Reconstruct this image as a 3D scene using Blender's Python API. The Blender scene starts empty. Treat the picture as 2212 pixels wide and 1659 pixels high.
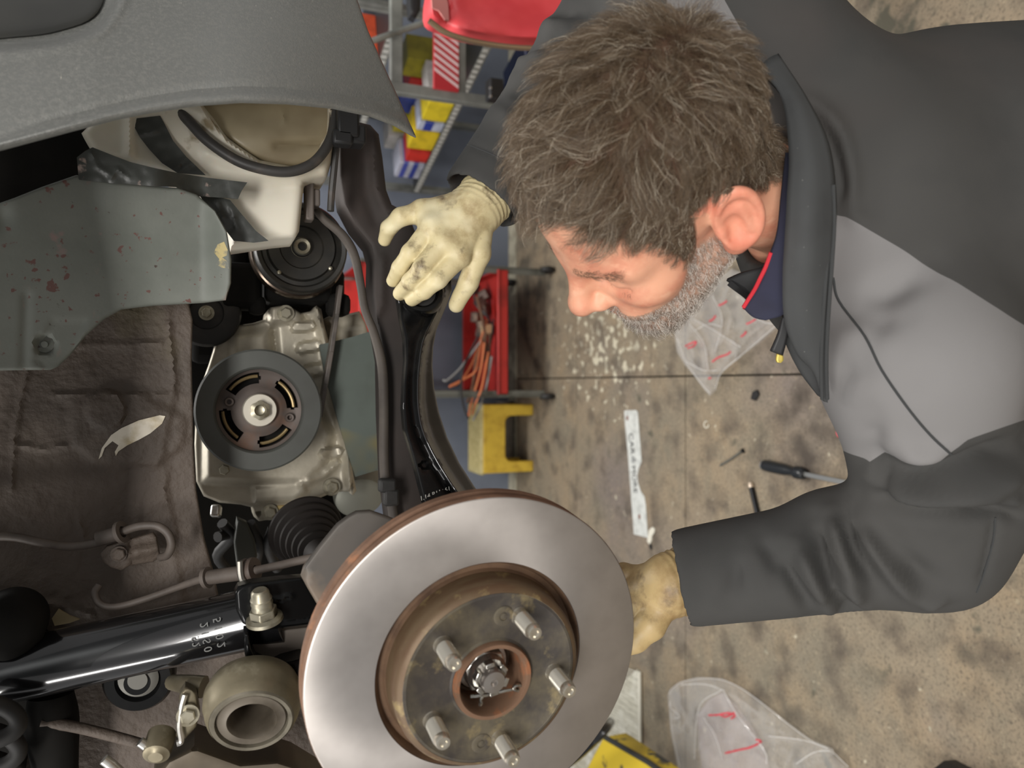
import bpy, bmesh, math, random
import numpy as np
import openvdb
from mathutils import Vector, Matrix, noise as mnoise
from mathutils.geometry import delaunay_2d_cdt
from mathutils.bvhtree import BVHTree

S = bpy.context.scene
COL = S.collection
PI = math.pi
rng = np.random.RandomState(7)
random.seed(7)

# ------------------------------------------------------------------ camera, world, lights, exposure
FPX, W_PX, H_PX = 1660.0, 2212.0, 1659.0
PITCH = math.radians(22)
CAM = np.array([0.0, 0.0, 1.6])
RV = np.array([1.0, 0, 0])
FV = np.array([0, math.cos(PITCH), -math.sin(PITCH)])
UV_ = np.array([0, math.sin(PITCH), math.cos(PITCH)])
cam_data = bpy.data.cameras.new('camera')
cam_data.sensor_width = 36.0
cam_data.lens = FPX * 36.0 / W_PX
cam_data.clip_start = 0.02
cam_data.dof.use_dof = True
cam_data.dof.focus_distance = 0.80
cam_data.dof.aperture_fstop = 5.6
cam = bpy.data.objects.new('camera', cam_data)
COL.objects.link(cam)
# the phone was held on its side: picture-left is up in the world
cam.matrix_world = Matrix(((-UV_[0], RV[0], -FV[0], CAM[0]), (-UV_[1], RV[1], -FV[1], CAM[1]), (-UV_[2], RV[2], -FV[2], CAM[2]), (0, 0, 0, 1)))
S.camera = cam

wd = bpy.data.worlds.new('world')
S.world = wd
wd.use_nodes = True
wd.node_tree.nodes['Background'].inputs[0].default_value = (1.0, 0.99, 0.985, 1)
wd.node_tree.nodes['Background'].inputs[1].default_value = 0.33


def area(name, loc, target, sx, sy, power, col=(1, 1, 1)):
    l = bpy.data.lights.new(name, 'AREA')
    l.shape = 'RECTANGLE'
    l.size, l.size_y, l.energy, l.color = sx, sy, power, col
    o = bpy.data.objects.new(name, l)
    COL.objects.link(o)
    o.location = loc
    o.rotation_euler = (Vector(target) - Vector(loc)).to_track_quat('-Z', 'Y').to_euler()
    return o


area('ceiling_lamp_near', (-0.4, -2.1, 3.2), (0.0, 0.9, 1.5), 1.8, 0.6, 88, (1, 0.975, 0.94))
area('ceiling_lamp_left', (-2.6, -0.2, 3.3), (-0.2, 0.8, 0.8), 0.3, 1.8, 40, (1, 0.975, 0.94))
area('ceiling_lamp_back', (0.6, 2.2, 3.4), (0.4, 2.5, 0.0), 1.8, 0.4, 66, (1, 0.975, 0.94))
S.view_settings.view_transform = 'Standard'
S.view_settings.look = 'None'
S.view_settings.gamma = 1.0
S.view_settings.use_curve_mapping = False
S.view_settings.exposure = 0.28


# ------------------------------------------------------------------ helpers: pixels of the photograph to points in the place
def rays(x, y):
    a = (np.asarray(x, float) - 1106.0) / FPX
    b = (829.5 - np.asarray(y, float)) / FPX
    return FV + a[..., None] * (-UV_) + b[..., None] * RV


def PD(x, y, d):
    return CAM + rays(x, y) * np.asarray(d, float)[..., None]


def PY(x, y, Y):
    r = rays(x, y)
    return CAM + r * (np.asarray(Y, float) / r[..., 1])[..., None]


def PZ(x, y, z=0.0):
    r = rays(x, y)
    return CAM + r * ((np.asarray(z, float) - CAM[2]) / r[..., 2])[..., None]


def to_px(P):
    v = np.asarray(P, float) - CAM
    d = v @ FV
    return np.stack([1106.0 - FPX * (v @ UV_) / d, 829.5 - FPX * (v @ RV) / d], -1)


def c8(r, g, b):
    return tuple(((c / 255.0) / 12.92 if c / 255.0 <= 0.04045 else ((c / 255.0 + 0.055) / 1.055) ** 2.4) for c in (r, g, b)) + (1.0,)


# ------------------------------------------------------------------ helpers: materials
def mat(name, col, rough=0.5, metal=0.0, layers=(), bump=None, bump2=None, spec=0.5, coat=0.0, aniso=None, sss=0.0, trans=0.0, alpha=1.0, coords='Object', attr=None):
    """col is sRGB 0-255. layers: (colour, noise scale, low, high, detail[, stretch]). bump: (scale, strength, distance)."""
    m = bpy.data.materials.new(name)
    m.use_nodes = True
    nt = m.node_tree
    N, L = nt.nodes, nt.links
    p = N['Principled BSDF']
    p.inputs['Base Color'].default_value = c8(*col)
    p.inputs['Roughness'].default_value = rough
    p.inputs['Metallic'].default_value = metal
    p.inputs['Specular IOR Level'].default_value = spec
    p.inputs['Coat Weight'].default_value = coat
    p.inputs['Transmission Weight'].default_value = trans
    p.inputs['Alpha'].default_value = alpha
    if sss:
        p.inputs['Subsurface Weight'].default_value = sss
        p.inputs['Subsurface Radius'].default_value = (0.012, 0.004, 0.002)
        p.inputs['Subsurface Scale'].default_value = 0.5
    tc = N.new('ShaderNodeTexCoord')
    prev = None
    for i, ly in enumerate(layers):
        c, sc, lo, hi, det = ly[:5]
        st = ly[5] if len(ly) > 5 else None
        n = N.new('ShaderNodeTexNoise')
        n.inputs['Scale'].default_value = sc
        n.inputs['Detail'].default_value = det
        n.inputs['Roughness'].default_value = 0.6
        mp = N.new('ShaderNodeMapping')
        mp.inputs['Location'].default_value = (i * 3.7, i * 1.3, i * 5.1)
        if st:
            mp.inputs['Scale'].default_value = st
        L.new(tc.outputs[coords], mp.inputs[0])
        L.new(mp.outputs[0], n.inputs[0])
        r = N.new('ShaderNodeMapRange')
        r.inputs['From Min'].default_value = lo
        r.inputs['From Max'].default_value = hi
        L.new(n.outputs['Fac'], r.inputs['Value'])
        mx = N.new('ShaderNodeMix')
        mx.data_type = 'RGBA'
        L.new(r.outputs[0], mx.inputs[0])
        if prev is None:
            mx.inputs[6].default_value = c8(*col)
        else:
            L.new(prev, mx.inputs[6])
        mx.inputs[7].default_value = c8(*c)
        prev = mx.outputs[2]
    if attr:   # (attribute name, colour): a second cloth colour where the attribute is positive
        at = N.new('ShaderNodeAttribute')
        at.attribute_name = attr[0]
        mr = N.new('ShaderNodeMapRange')
        mr.inputs['From Min'].default_value = -attr[2]
        mr.inputs['From Max'].default_value = attr[2]
        L.new(at.outputs['Fac'], mr.inputs['Value'])
        mx = N.new('ShaderNodeMix')
        mx.data_type = 'RGBA'
        L.new(mr.outputs[0], mx.inputs[0])
        if prev is None:
            mx.inputs[6].default_value = c8(*col)
        else:
            L.new(prev, mx.inputs[6])
        mx.inputs[7].default_value = c8(*attr[1])
        prev = mx.outputs[2]
    if prev is not None:
        L.new(prev, p.inputs['Base Color'])
    nrm = None
    for bp in (bump, bump2):
        if not bp:
            continue
        if len(bp) > 3 and bp[3] == 'voronoi':
            n = N.new('ShaderNodeTexVoronoi')
            out = n.outputs['Distance']
        else:
            n = N.new('ShaderNodeTexNoise')
            n.inputs['Detail'].default_value = 4
            out = n.outputs['Fac']
        n.inputs['Scale'].default_value = bp[0]
        mp = N.new('ShaderNodeMapping')
        if len(bp) > 4:
            mp.inputs['Scale'].default_value = bp[4]
        L.new(tc.outputs[coords], mp.inputs[0])
        L.new(mp.outputs[0], n.inputs['Vector'])
        b = N.new('ShaderNodeBump')
        b.inputs['Strength'].default_value = bp[1]
        b.inputs['Distance'].default_value = bp[2]
        L.new(out, b.inputs['Height'])
        if nrm is not None:
            L.new(nrm, b.inputs['Normal'])
        nrm = b.outputs['Normal']
    if nrm is not None:
        L.new(nrm, p.inputs['Normal'])
    if aniso is not None:
        p.inputs['Anisotropic'].default_value = aniso
        t = N.new('ShaderNodeTangent')
        t.direction_type = 'RADIAL'
        t.axis = 'Z'
        L.new(t.outputs[0], p.inputs['Tangent'])
    return m


# ------------------------------------------------------------------ helpers: objects
def finish(o, parent=None, label=None, cat=None, group=None, kind=None):
    if parent is not None:
        o.parent = parent
        o.matrix_parent_inverse = wm(parent).inverted()
    for k, v in (('label', label), ('category', cat), ('group', group), ('kind', kind)):
        if v:
            o[k] = v
    return o


def wm(o):
    if o.parent is None:
        return o.matrix_basis.copy()
    return wm(o.parent) @ o.matrix_parent_inverse @ o.matrix_basis


def empty(name, loc, label, cat, group=None):
    o = bpy.data.objects.new(name, None)
    o.empty_display_size = 0.05
    COL.objects.link(o)
    o.location = Vector(loc)
    return finish(o, None, label, cat, group)


def mesh(name, verts, faces, m, parent=None, smooth=True, sharp=40, matrix=None, **kw):
    me = bpy.data.meshes.new(name)
    me.from_pydata([tuple(map(float, v)) for v in verts], [], [tuple(map(int, f)) for f in faces])
    me.validate()
    if smooth:
        me.polygons.foreach_set('use_smooth', [True] * len(me.polygons))
        if sharp:
            me.set_sharp_from_angle(angle=math.radians(sharp))
    if m is not None:
        for q in (m if isinstance(m, (list, tuple)) else [m]):
            me.materials.append(q)
    o = bpy.data.objects.new(name, me)
    COL.objects.link(o)
    if matrix is not None:
        o.matrix_basis = matrix
    return finish(o, parent, **kw)


class MB:
    """collects simple solids into one mesh"""
    def __init__(s):
        s.v, s.f = [], []

    def add(s, v, f):
        k = len(s.v)
        s.v += [np.asarray(q, float) for q in v]
        s.f += [tuple(i + k for i in q) for q in f]
        return s

    def box(s, c, dx, dy, dz, ax=None):
        ax = np.eye(3) if ax is None else np.asarray(ax, float)
        c = np.asarray(c, float)
        vs = [c + sx * dx / 2 * ax[0] + sy * dy / 2 * ax[1] + sz * dz / 2 * ax[2] for sx in (-1, 1) for sy in (-1, 1) for sz in (-1, 1)]
        return s.add(vs, [(0, 1, 3, 2), (4, 6, 7, 5), (0, 4, 5, 1), (2, 3, 7, 6), (0, 2, 6, 4), (1, 5, 7, 3)])

    def tube(s, pts, r, n=10, caps=True, smooth_path=0):
        v, f = tube_data(pts, r, n, caps, smooth_path)
        return s.add(v, f)

    def build(s, name, m, parent=None, bevel=0.0, **kw):
        o = mesh(name, s.v, s.f, m, parent, **kw)
        if bevel:
            add_bevel(o, bevel)
        return o


def add_bevel(o, w, seg=2):
    b = o.modifiers.new('bevel', 'BEVEL')
    b.width = w
    b.segments = seg
    b.limit_method = 'ANGLE'
    b.angle_limit = math.radians(40)
    b.harden_normals = False
    return o


def crom(pts, n, closed=False):
    P = np.asarray(pts, float)
    m = len(P)
    if m < 3:
        return np.array([P[0] + (P[-1] - P[0]) * t for t in np.linspace(0, 1, n * (m - 1) + 1)])
    out = []
    segs = m if closed else m - 1
    for i in range(segs):
        if closed:
            p0, p1, p2, p3 = P[(i - 1) % m], P[i], P[(i + 1) % m], P[(i + 2) % m]
        else:
            p1, p2 = P[i], P[i + 1]
            p0 = P[i - 1] if i > 0 else 2 * p1 - p2
            p3 = P[i + 2] if i + 2 < m else 2 * p2 - p1
        for k in range(n):
            t = k / n
            out.append(0.5 * (2 * p1 + (p2 - p0) * t + (2 * p0 - 5 * p1 + 4 * p2 - p3) * t * t + (3 * p1 - p0 - 3 * p2 + p3) * t ** 3))
    if not closed:
        out.append(P[-1])
    return np.array(out)


def tube_data(pts, r, n=10, caps=True, smooth_path=0, flat=None):
    P = np.asarray(pts, float)
    rr = np.full(len(P), r, float) if np.isscalar(r) else np.asarray(r, float)
    if smooth_path:
        P4 = crom(np.column_stack([P, rr]), smooth_path)
        P, rr = P4[:, :3], P4[:, 3]
    T = np.gradient(P, axis=0)
    T /= np.linalg.norm(T, axis=1)[:, None] + 1e-12
    a = np.array([0, 0, 1.0]) if abs(T[0][2]) < 0.9 else np.array([1.0, 0, 0])
    u = np.cross(T[0], a)
    u /= np.linalg.norm(u)
    V, Fc = [], []
    for i in range(len(P)):
        u = u - T[i] * (u @ T[i])
        u /= np.linalg.norm(u) + 1e-12
        w = np.cross(T[i], u)
        for k in range(n):
            t = 2 * PI * k / n
            V.append(P[i] + rr[i] * (math.cos(t) * u + math.sin(t) * w))
    for i in range(len(P) - 1):
        for k in range(n):
            k2 = (k + 1) % n
            Fc.append((i * n + k, i * n + k2, (i + 1) * n + k2, (i + 1) * n + k))
    if caps:
        Fc.append(tuple(range(n))[::-1])
        Fc.append(tuple((len(P) - 1) * n + k for k in range(n)))
    return V, Fc


def tube(name, pts, r, m, parent=None, n=10, smooth_path=4, caps=True, **kw):
    v, f = tube_data(pts, r, n, caps, smooth_path)
    return mesh(name, v, f, m, parent, **kw)


def frame_z(axis, origin, xhint=(1, 0, 0)):
    z = Vector(axis).normalized()
    x = Vector(xhint) - z * z.dot(Vector(xhint))
    if x.length < 1e-4:
        x = Vector((0, 0, 1)) - z * z.z
    x.normalize()
    y = z.cross(x)
    M = Matrix((x, y, z)).transposed().to_4x4()
    M.translation = Vector(origin)
    return M


def lathe(name, prof, m, parent=None, origin=(0, 0, 0), axis=(0, 0, 1), seg=48, closed=False, xhint=(1, 0, 0), **kw):
    V, Fc = [], []
    n = len(prof)
    for k in range(seg):
        t = 2 * PI * k / seg
        for r, h in prof:
            V.append((r * math.cos(t), r * math.sin(t), h))
    for k in range(seg):
        k2 = (k + 1) % seg
        for i in range(n - 1 if not closed else n):
            j = (i + 1) % n
            Fc.append((k * n + i, k2 * n + i, k2 * n + j, k * n + j))
    return mesh(name, V, Fc, m, parent, matrix=frame_z(axis, origin, xhint), **kw)


def prism(name, poly, z0, z1, m, parent=None, origin=(0, 0, 0), axis=(0, 0, 1), xhint=(1, 0, 0), bevel=0.0, **kw):
    n = len(poly)
    V = [(x, y, z0) for x, y in poly] + [(x, y, z1) for x, y in poly]
    Fc = [tuple(range(n))[::-1], tuple(range(n, 2 * n))] + [(i, (i + 1) % n, n + (i + 1) % n, n + i) for i in range(n)]
    o = mesh(name, V, Fc, m, parent, matrix=frame_z(axis, origin, xhint), sharp=35, **kw)
    if bevel:
        add_bevel(o, bevel)
    return o


def hexagon(r, a=0.0, n=6):
    return [(r * math.cos(a + 2 * PI * k / n), r * math.sin(a + 2 * PI * k / n)) for k in range(n)]


def seg_dist(x, y, poly, closed=True):
    """distance in pixels from points to a polyline, plus the running parameter of the closest point"""
    x, y = np.asarray(x, float), np.asarray(y, float)
    P = np.asarray(poly, float)
    Q = np.roll(P, -1, 0) if closed else P[1:]
    P = P if closed else P[:-1]
    best = np.full(x.shape, 1e9)
    for (ax, ay), (bx, by) in zip(P, Q):
        dx, dy = bx - ax, by - ay
        L2 = dx * dx + dy * dy + 1e-9
        t = np.clip(((x - ax) * dx + (y - ay) * dy) / L2, 0, 1)
        best = np.minimum(best, np.hypot(x - ax - t * dx, y - ay - t * dy))
    return best


def inside(x, y, poly):
    x, y = np.asarray(x, float), np.asarray(y, float)
    r = np.zeros(x.shape, bool)
    P = np.asarray(poly, float)
    n = len(P)
    for i in range(n):
        ax, ay = P[i]
        bx, by = P[(i + 1) % n]
        if ay == by:
            continue
        c = ((ay > y) != (by > y)) & (x < (bx - ax) * (y - ay) / (by - ay) + ax)
        r ^= c
    return r


def sdist(x, y, poly):
    """signed pixel distance, positive inside"""
    d = seg_dist(x, y, poly)
    return np.where(inside(x, y, poly), d, -d)


def sstep(a, b, v):
    t = np.clip((v - a) / (b - a), 0, 1)
    return t * t * (3 - 2 * t)


def relief(name, outline, Yf, m, parent=None, step=10, h=None, thick=0.004, edge=0, edge_h=0.0, sm=0, sharp=45, direction=(0, 1, 0), flat=False, rings=None, **kw):
    """A solid panel: its outline lies on the surface Y = Yf(x, y), its face is raised by h, its edge rounded, its back lies `thick` behind."""
    out = np.asarray(outline, float)
    if sm:
        out = crom(out, sm, True)
    dens = []
    for i in range(len(out)):
        a, b = out[i], out[(i + 1) % len(out)]
        k = max(1, int(np.hypot(*(b - a)) / step))
        for t in range(k):
            dens.append(a + (b - a) * t / k)
    out = np.array(dens)
    x0, y0 = out.min(0)
    x1, y1 = out.max(0)
    gx, gy = np.meshgrid(np.arange(x0, x1 + step, step), np.arange(y0, y1 + step, step * 0.87))
    gx = gx + (np.arange(gx.shape[0]) % 2)[:, None] * step * 0.5
    gx, gy = gx.ravel(), gy.ravel()
    ok = inside(gx, gy, out)
    gx, gy = gx[ok], gy[ok]
    # rows of points that follow the outline, so that rounded rims stay smooth
    tn = np.roll(out, -1, 0) - np.roll(out, 1, 0)
    tn /= np.linalg.norm(tn, axis=1)[:, None] + 1e-9
    nin = np.column_stack([-tn[:, 1], tn[:, 0]])
    if not inside(out[:, 0] + nin[:, 0] * 0.5, out[:, 1] + nin[:, 1] * 0.5, out).mean() > 0.5:
        nin = -nin
    rg = rings if rings is not None else ([edge * 0.3, edge * 0.7, edge * 1.15] if edge else [])
    rp = []
    last = -1e9
    for r_ in rg:
        c_ = out + nin * r_
        k_ = inside(c_[:, 0], c_[:, 1], out)
        k_ &= seg_dist(c_[:, 0], c_[:, 1], out) > r_ * 0.96
        rp.append(c_[k_])
        last = r_
    dd_ = seg_dist(gx, gy, out)
    ok = dd_ > (max(last, 0) + step * 0.45)
    gx, gy = gx[ok], gy[ok]
    if rp:
        rp = np.vstack(rp)
        keep, cell = [], {}
        for q_ in rp:
            key = (int(q_[0] // (step * .5)), int(q_[1] // (step * .5)))
            near_ = [w_ for i_ in (-1, 0, 1) for j_ in (-1, 0, 1) for w_ in cell.get((key[0] + i_, key[1] + j_), ())]
            if all((q_[0] - w_[0]) ** 2 + (q_[1] - w_[1]) ** 2 > (min(step, 4) * 0.22) ** 2 for w_ in near_):
                cell.setdefault(key, []).append(q_)
                keep.append(q_)
        gx = np.concatenate([gx, [q_[0] for q_ in keep]])
        gy = np.concatenate([gy, [q_[1] for q_ in keep]])
    n = len(out)
    pts = [Vector((float(a), float(b))) for a, b in out] + [Vector((float(a), float(b))) for a, b in zip(gx, gy)]
    vs, es, fs, ov, oe, of = delaunay_2d_cdt(pts, [], [list(range(n))], 1, 1e-4)
    X = np.array([v.x for v in vs])
    Y = np.array([v.y for v in vs])
    D = Yf(X, Y) if callable(Yf) else np.full(len(X), float(Yf))
    hh = np.zeros(len(X))
    dd = None
    if edge:
        dd = seg_dist(X, Y, out)
        t = np.clip(dd / edge, 0, 1)
        hh += edge_h * np.sqrt(np.clip(1 - (1 - t) ** 2, 0, 1))
    if h is not None:
        hh = hh + h(X, Y)
    front = PY(X, Y, D - hh) if not flat else PZ(X, Y, D + hh)
    th = thick(X, Y) if callable(thick) else thick
    back = PZ(X, Y, 0.0012 + 0 * X) if flat else PY(X, Y, D - np.minimum(hh, 0)) + np.asarray(direction, float) * (np.asarray(th)[..., None] if np.ndim(th) else th)
    nv = len(X)
    faces = []
    cnt = {}
    for f in fs:
        f = list(f)
        a, b, c = front[f[0]], front[f[1]], front[f[2]]
        if np.cross(b - a, c - a) @ (CAM - a) < 0:
            f = f[::-1]
        faces.append(tuple(f))
        for i in range(len(f)):
            cnt[(f[i], f[(i + 1) % len(f)])] = 1
    sides = [(i, j) for (i, j) in cnt if (j, i) not in cnt]
    faces += [tuple(i + nv for i in f[::-1]) for f in faces[:]]
    faces += [(j, i, i + nv, j + nv) for i, j in sides]
    return mesh(name, np.vstack([front, back]), faces, m, parent, sharp=sharp, **kw)


def bvh(o):
    dg = bpy.context.evaluated_depsgraph_get()
    dg.update()
    ev = o.evaluated_get(dg)
    me = ev.to_mesh()
    M = wm(o)
    t = BVHTree.FromPolygons([M @ v.co for v in me.vertices], [tuple(p.vertices) for p in me.polygons])
    ev.to_mesh_clear()
    return t


def hit(tree, x, y, lift=0.0):
    r = rays(x, y)
    d = Vector(r).normalized()
    p, nrm, i, dist = tree.ray_cast(Vector(CAM), d)
    if p is None:
        return None
    return np.array(p - d * lift)


def text(name, body, origin, xdir, ydir, size, m, parent=None, extrude=0.0003, **kw):
    cu = bpy.data.curves.new(name, 'FONT')
    cu.body = body
    cu.size = size
    cu.extrude = extrude
    cu.resolution_u = 4
    cu.align_x, cu.align_y = 'CENTER', 'CENTER'
    t = bpy.data.objects.new('lettering_source', cu)
    COL.objects.link(t)
    me = bpy.data.meshes.new_from_object(t.evaluated_get(bpy.context.evaluated_depsgraph_get()))
    bpy.data.objects.remove(t)
    me.materials.clear()
    me.materials.append(m)
    o = bpy.data.objects.new(name, me)
    COL.objects.link(o)
    x = Vector(xdir).normalized()
    y = Vector(ydir)
    y = (y - x * x.dot(y)).normalized()
    M = Matrix((x, y, x.cross(y))).transposed().to_4x4()
    M.translation = Vector(origin)
    o.matrix_basis = M
    return finish(o, parent, **kw)


def bolt(name, px, py, Y, r, m, parent, head=0.006, flange=1.45, axis=(0, -1, 0), rot=0.2, **kw):
    """a flanged hexagon bolt head as one mesh"""
    b = MB()
    P = hexagon(r, rot)
    M = frame_z(axis, PY(px, py, Y))
    def ring(rad, z, n=20):
        return [tuple(M @ Vector((rad * math.cos(2 * PI * k / n), rad * math.sin(2 * PI * k / n), z))) for k in range(n)]
    n = 20
    a, c = ring(r * flange, -0.002, n), ring(r * flange, 0.0022, n)
    b.add(a + c, [tuple(range(n))[::-1], tuple(range(n, 2 * n))] + [(i, (i + 1) % n, n + (i + 1) % n, n + i) for i in range(n)])
    lo = [tuple(M @ Vector((x, y, 0.002))) for x, y in P]
    hi = [tuple(M @ Vector((x, y, head))) for x, y in P]
    tp = [tuple(M @ Vector((x * .82, y * .82, head + r * .12))) for x, y in P]
    b.add(lo + hi + tp, [(i, (i + 1) % 6, 6 + (i + 1) % 6, 6 + i) for i in range(6)] + [(6 + i, 6 + (i + 1) % 6, 12 + (i + 1) % 6, 12 + i) for i in range(6)] + [tuple(range(12, 18))])
    return b.build(name, m, parent, sharp=30, **kw)

# ================================================================== THE SETTING
M_CONC = mat('stained_concrete', (148, 133, 111), 0.8, layers=[((126, 119, 103), 1.4, 0.40, 0.70, 9), ((156, 137, 110), 6.0, 0.46, 0.74, 9), ((120, 114, 98), 12.0, 0.52, 0.86, 10), ((124, 113, 110), 1.1, 0.55, 0.8, 3), ((88, 80, 68), 120.0, 0.50, 0.74, 6), ((172, 158, 132), 75.0, 0.60, 0.74, 6)], bump=(190, 0.6, 0.003), bump2=(40, 0.35, 0.004))
M_JOINT = mat('joint_dirt', (66, 60, 50), 0.9)
M_WALL = mat('blue_grey_paint', (112, 119, 132), 0.6, layers=[((92, 98, 110), 2.0, 0.4, 0.7, 4)], bump=(40, 0.1, 0.002))
M_KERB = mat('worn_pale_concrete', (176, 170, 150), 0.8, layers=[((120, 114, 98), 12, 0.42, 0.7, 5)], bump=(50, 0.3, 0.003))


def add_spots(m, cx, cy, rx, ry, col, scale, lo, hi, cz=0.0, rz=1.0):
    """dried paint flecks: a patch of white specks with a place of its own on the slab"""
    nt = m.node_tree
    N, L = nt.nodes, nt.links
    p = N['Principled BSDF']
    old = p.inputs['Base Color'].links[0].from_socket
    tc = N.new('ShaderNodeTexCoord')
    mp = N.new('ShaderNodeMapping')
    mp.vector_type = 'TEXTURE'
    mp.inputs['Location'].default_value = (cx, cy, cz)
    mp.inputs['Scale'].default_value = (rx, ry, rz)
    L.new(tc.outputs['Object'], mp.inputs[0])
    ln = N.new('ShaderNodeVectorMath')
    ln.operation = 'LENGTH'
    L.new(mp.outputs[0], ln.inputs[0])
    fall = N.new('ShaderNodeMapRange')
    fall.inputs['From Min'].default_value = 1.0
    fall.inputs['From Max'].default_value = 0.2
    fall.inputs['To Max'].default_value = 0.16
    L.new(ln.outputs['Value'], fall.inputs['Value'])
    n = N.new('ShaderNodeTexNoise')
    n.inputs['Scale'].default_value = scale
    n.inputs['Detail'].default_value = 5
    L.new(tc.outputs['Object'], n.inputs['Vector'])
    ad = N.new('ShaderNodeMath')
    L.new(n.outputs['Fac'], ad.inputs[0])
    L.new(fall.outputs[0], ad.inputs[1])
    r = N.new('ShaderNodeMapRange')
    r.inputs['From Min'].default_value = lo
    r.inputs['From Max'].default_value = hi
    L.new(ad.outputs[0], r.inputs['Value'])
    mx = N.new('ShaderNodeMix')
    mx.data_type = 'RGBA'
    L.new(r.outputs[0], mx.inputs[0])
    L.new(old, mx.inputs[6])
    mx.inputs[7].default_value = c8(*col)
    L.new(mx.outputs[2], p.inputs['Base Color'])


q = PZ(1310, 735)
add_spots(M_CONC, q[0], q[1], 0.42, 0.62, (206, 198, 174), 24, 0.68, 0.73)
q = PZ(1150, 640)
add_spots(M_CONC, q[0], q[1], 0.5, 0.5, (86, 80, 68), 7, 0.60, 0.80)
q = PZ(1760, 960)
add_spots(M_CONC, q[0], q[1], 0.22, 0.30, (80, 71, 62), 9, 0.50, 0.78)
q = PZ(1880, 60)
add_spots(M_CONC, q[0], q[1], 0.7, 0.5, (92, 88, 74), 12, 0.66, 0.74)

floor = mesh('floor', [(-5, -3, -0.03), (5, -3, -0.03), (5, 4.2, -0.03), (-5, 4.2, -0.03), (-5, -3, -0.2), (5, -3, -0.2), (5, 4.2, -0.2), (-5, 4.2, -0.2)], [(0, 1, 2, 3), (7, 6, 5, 4), (0, 4, 5, 1), (1, 5, 6, 2), (2, 6, 7, 3), (3, 7, 4, 0)], M_JOINT, smooth=False, kind='structure')
jy1 = float(PZ(1245, 980)[1])
jy2 = float(PZ(1480, 1050)[1])
jx = float(PZ(1330, 815)[0])
WALL_Y = 4.0


def slab(x0, x1, y0, y1):
    g = 0.0028
    b = MB()
    b.box(((x0 + x1) / 2, (y0 + y1) / 2, -0.015), x1 - x0 - 2 * g, y1 - y0 - 2 * g, 0.03)
    return b.build('concrete_slab', M_CONC, floor, bevel=0.002, smooth=False)


xs = [-5, -2.6, jx, 2.4, 5]
ys = [-3, -0.9, jy2, jy1, 4.2]
for i in range(4):
    for j in range(4):
        slab(xs[i], xs[i + 1], ys[j], ys[j + 1])
b = MB()
b.box((0, WALL_Y + 0.1, 1.75), 10, 0.2, 3.5)
b.build('wall_back', M_WALL, smooth=False, kind='structure')
b = MB()
b.box((0, WALL_Y - 0.055, 0.003), 10, 0.11, 0.006)
b.build('trim_1', M_KERB, bevel=0.002, smooth=False, kind='structure')

# ------------------------------------------------------------------ materials shared by the things of the workshop
M_RED = mat('red_enamel', (176, 44, 38), 0.45, layers=[((120, 30, 26), 8, 0.5, 0.75, 4)], bump=(30, 0.1, 0.002))
M_STEEL = mat('grey_steel', (128, 130, 124), 0.4, 0.6, layers=[((84, 84, 78), 14, 0.45, 0.7, 4)])
M_ZINC = mat('zinc_steel', (176, 176, 172), 0.35, 0.85)
M_DARK = mat('black_plastic', (32, 32, 33), 0.5)
M_RUBBER = mat('black_rubber', (30, 29, 28), 0.65, layers=[((48, 45, 42), 20, 0.5, 0.7, 4)])
M_YEL = mat('yellow_plastic', (212, 178, 62), 0.5, layers=[((176, 140, 44), 18, 0.45, 0.75, 5)])
M_YEL_TOP = mat('dusty_yellow_plastic', (186, 174, 124), 0.7, layers=[((160, 146, 96), 30, 0.4, 0.7, 4)])

# ---- red tool trolley: lower tray, legs, castors
p0, p1 = PZ(1150, 845), PZ(1145, 578)
TY = 3.40
tx0, tx1 = float(PY(1080, 852, TY)[0]), float(PY(1080, 582, TY)[0])
tz0 = 0.245
trolley = empty('tool_trolley', ((tx0 + tx1) / 2, TY + 0.2, 0), 'red steel tool trolley with open trays, standing against the blue-grey wall', 'trolley')
tw = tx1 - tx0
tcx = (tx0 + tx1) / 2
td = 0.52


def tray(name, z, hgt):
    t = 0.006
    b = MB()
    b.box((tcx, TY + td / 2, z + t / 2), tw, td, t)
    b.box((tcx, TY + t / 2, z + hgt / 2), tw, t, hgt)
    b.box((tcx, TY + td - t / 2, z + hgt / 2), tw, t, hgt)
    b.box((tx0 + t / 2, TY + td / 2, z + hgt / 2), t, td, hgt)
    b.box((tx1 - t / 2, TY + td / 2, z + hgt / 2), t, td, hgt)
    # rolled rims
    for yy in (TY, TY + td):
        b.tube([(tx0, yy, z + hgt), (tx1, yy, z + hgt)], 0.007, 8)
    return b.build(name, M_RED, trolley, bevel=0.002)


tray('lower_tray', tz0, 0.05)
tray('upper_tray', 0.86, 0.09)
for xx in (tx0 - 0.012, tx1 + 0.012):
    for yy in (TY + 0.012, TY + td - 0.012):
        b = MB()
        b.box((xx, yy, 0.50), 0.004, 0.034, 0.90)
        b.box((xx + (0.015 if xx < tcx else -0.015), yy, 0.50), 0.030, 0.004, 0.90)
        b.build('leg', M_STEEL, trolley, bevel=0.001)
        lathe('castor', [(0, -0.013), (0.030, -0.013), (0.036, -0.009), (0.036, 0.009), (0.030, 0.013), (0, 0.013)], M_RUBBER, trolley, (xx, yy, 0.037), (1, 0.1, 0), 28)

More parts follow.
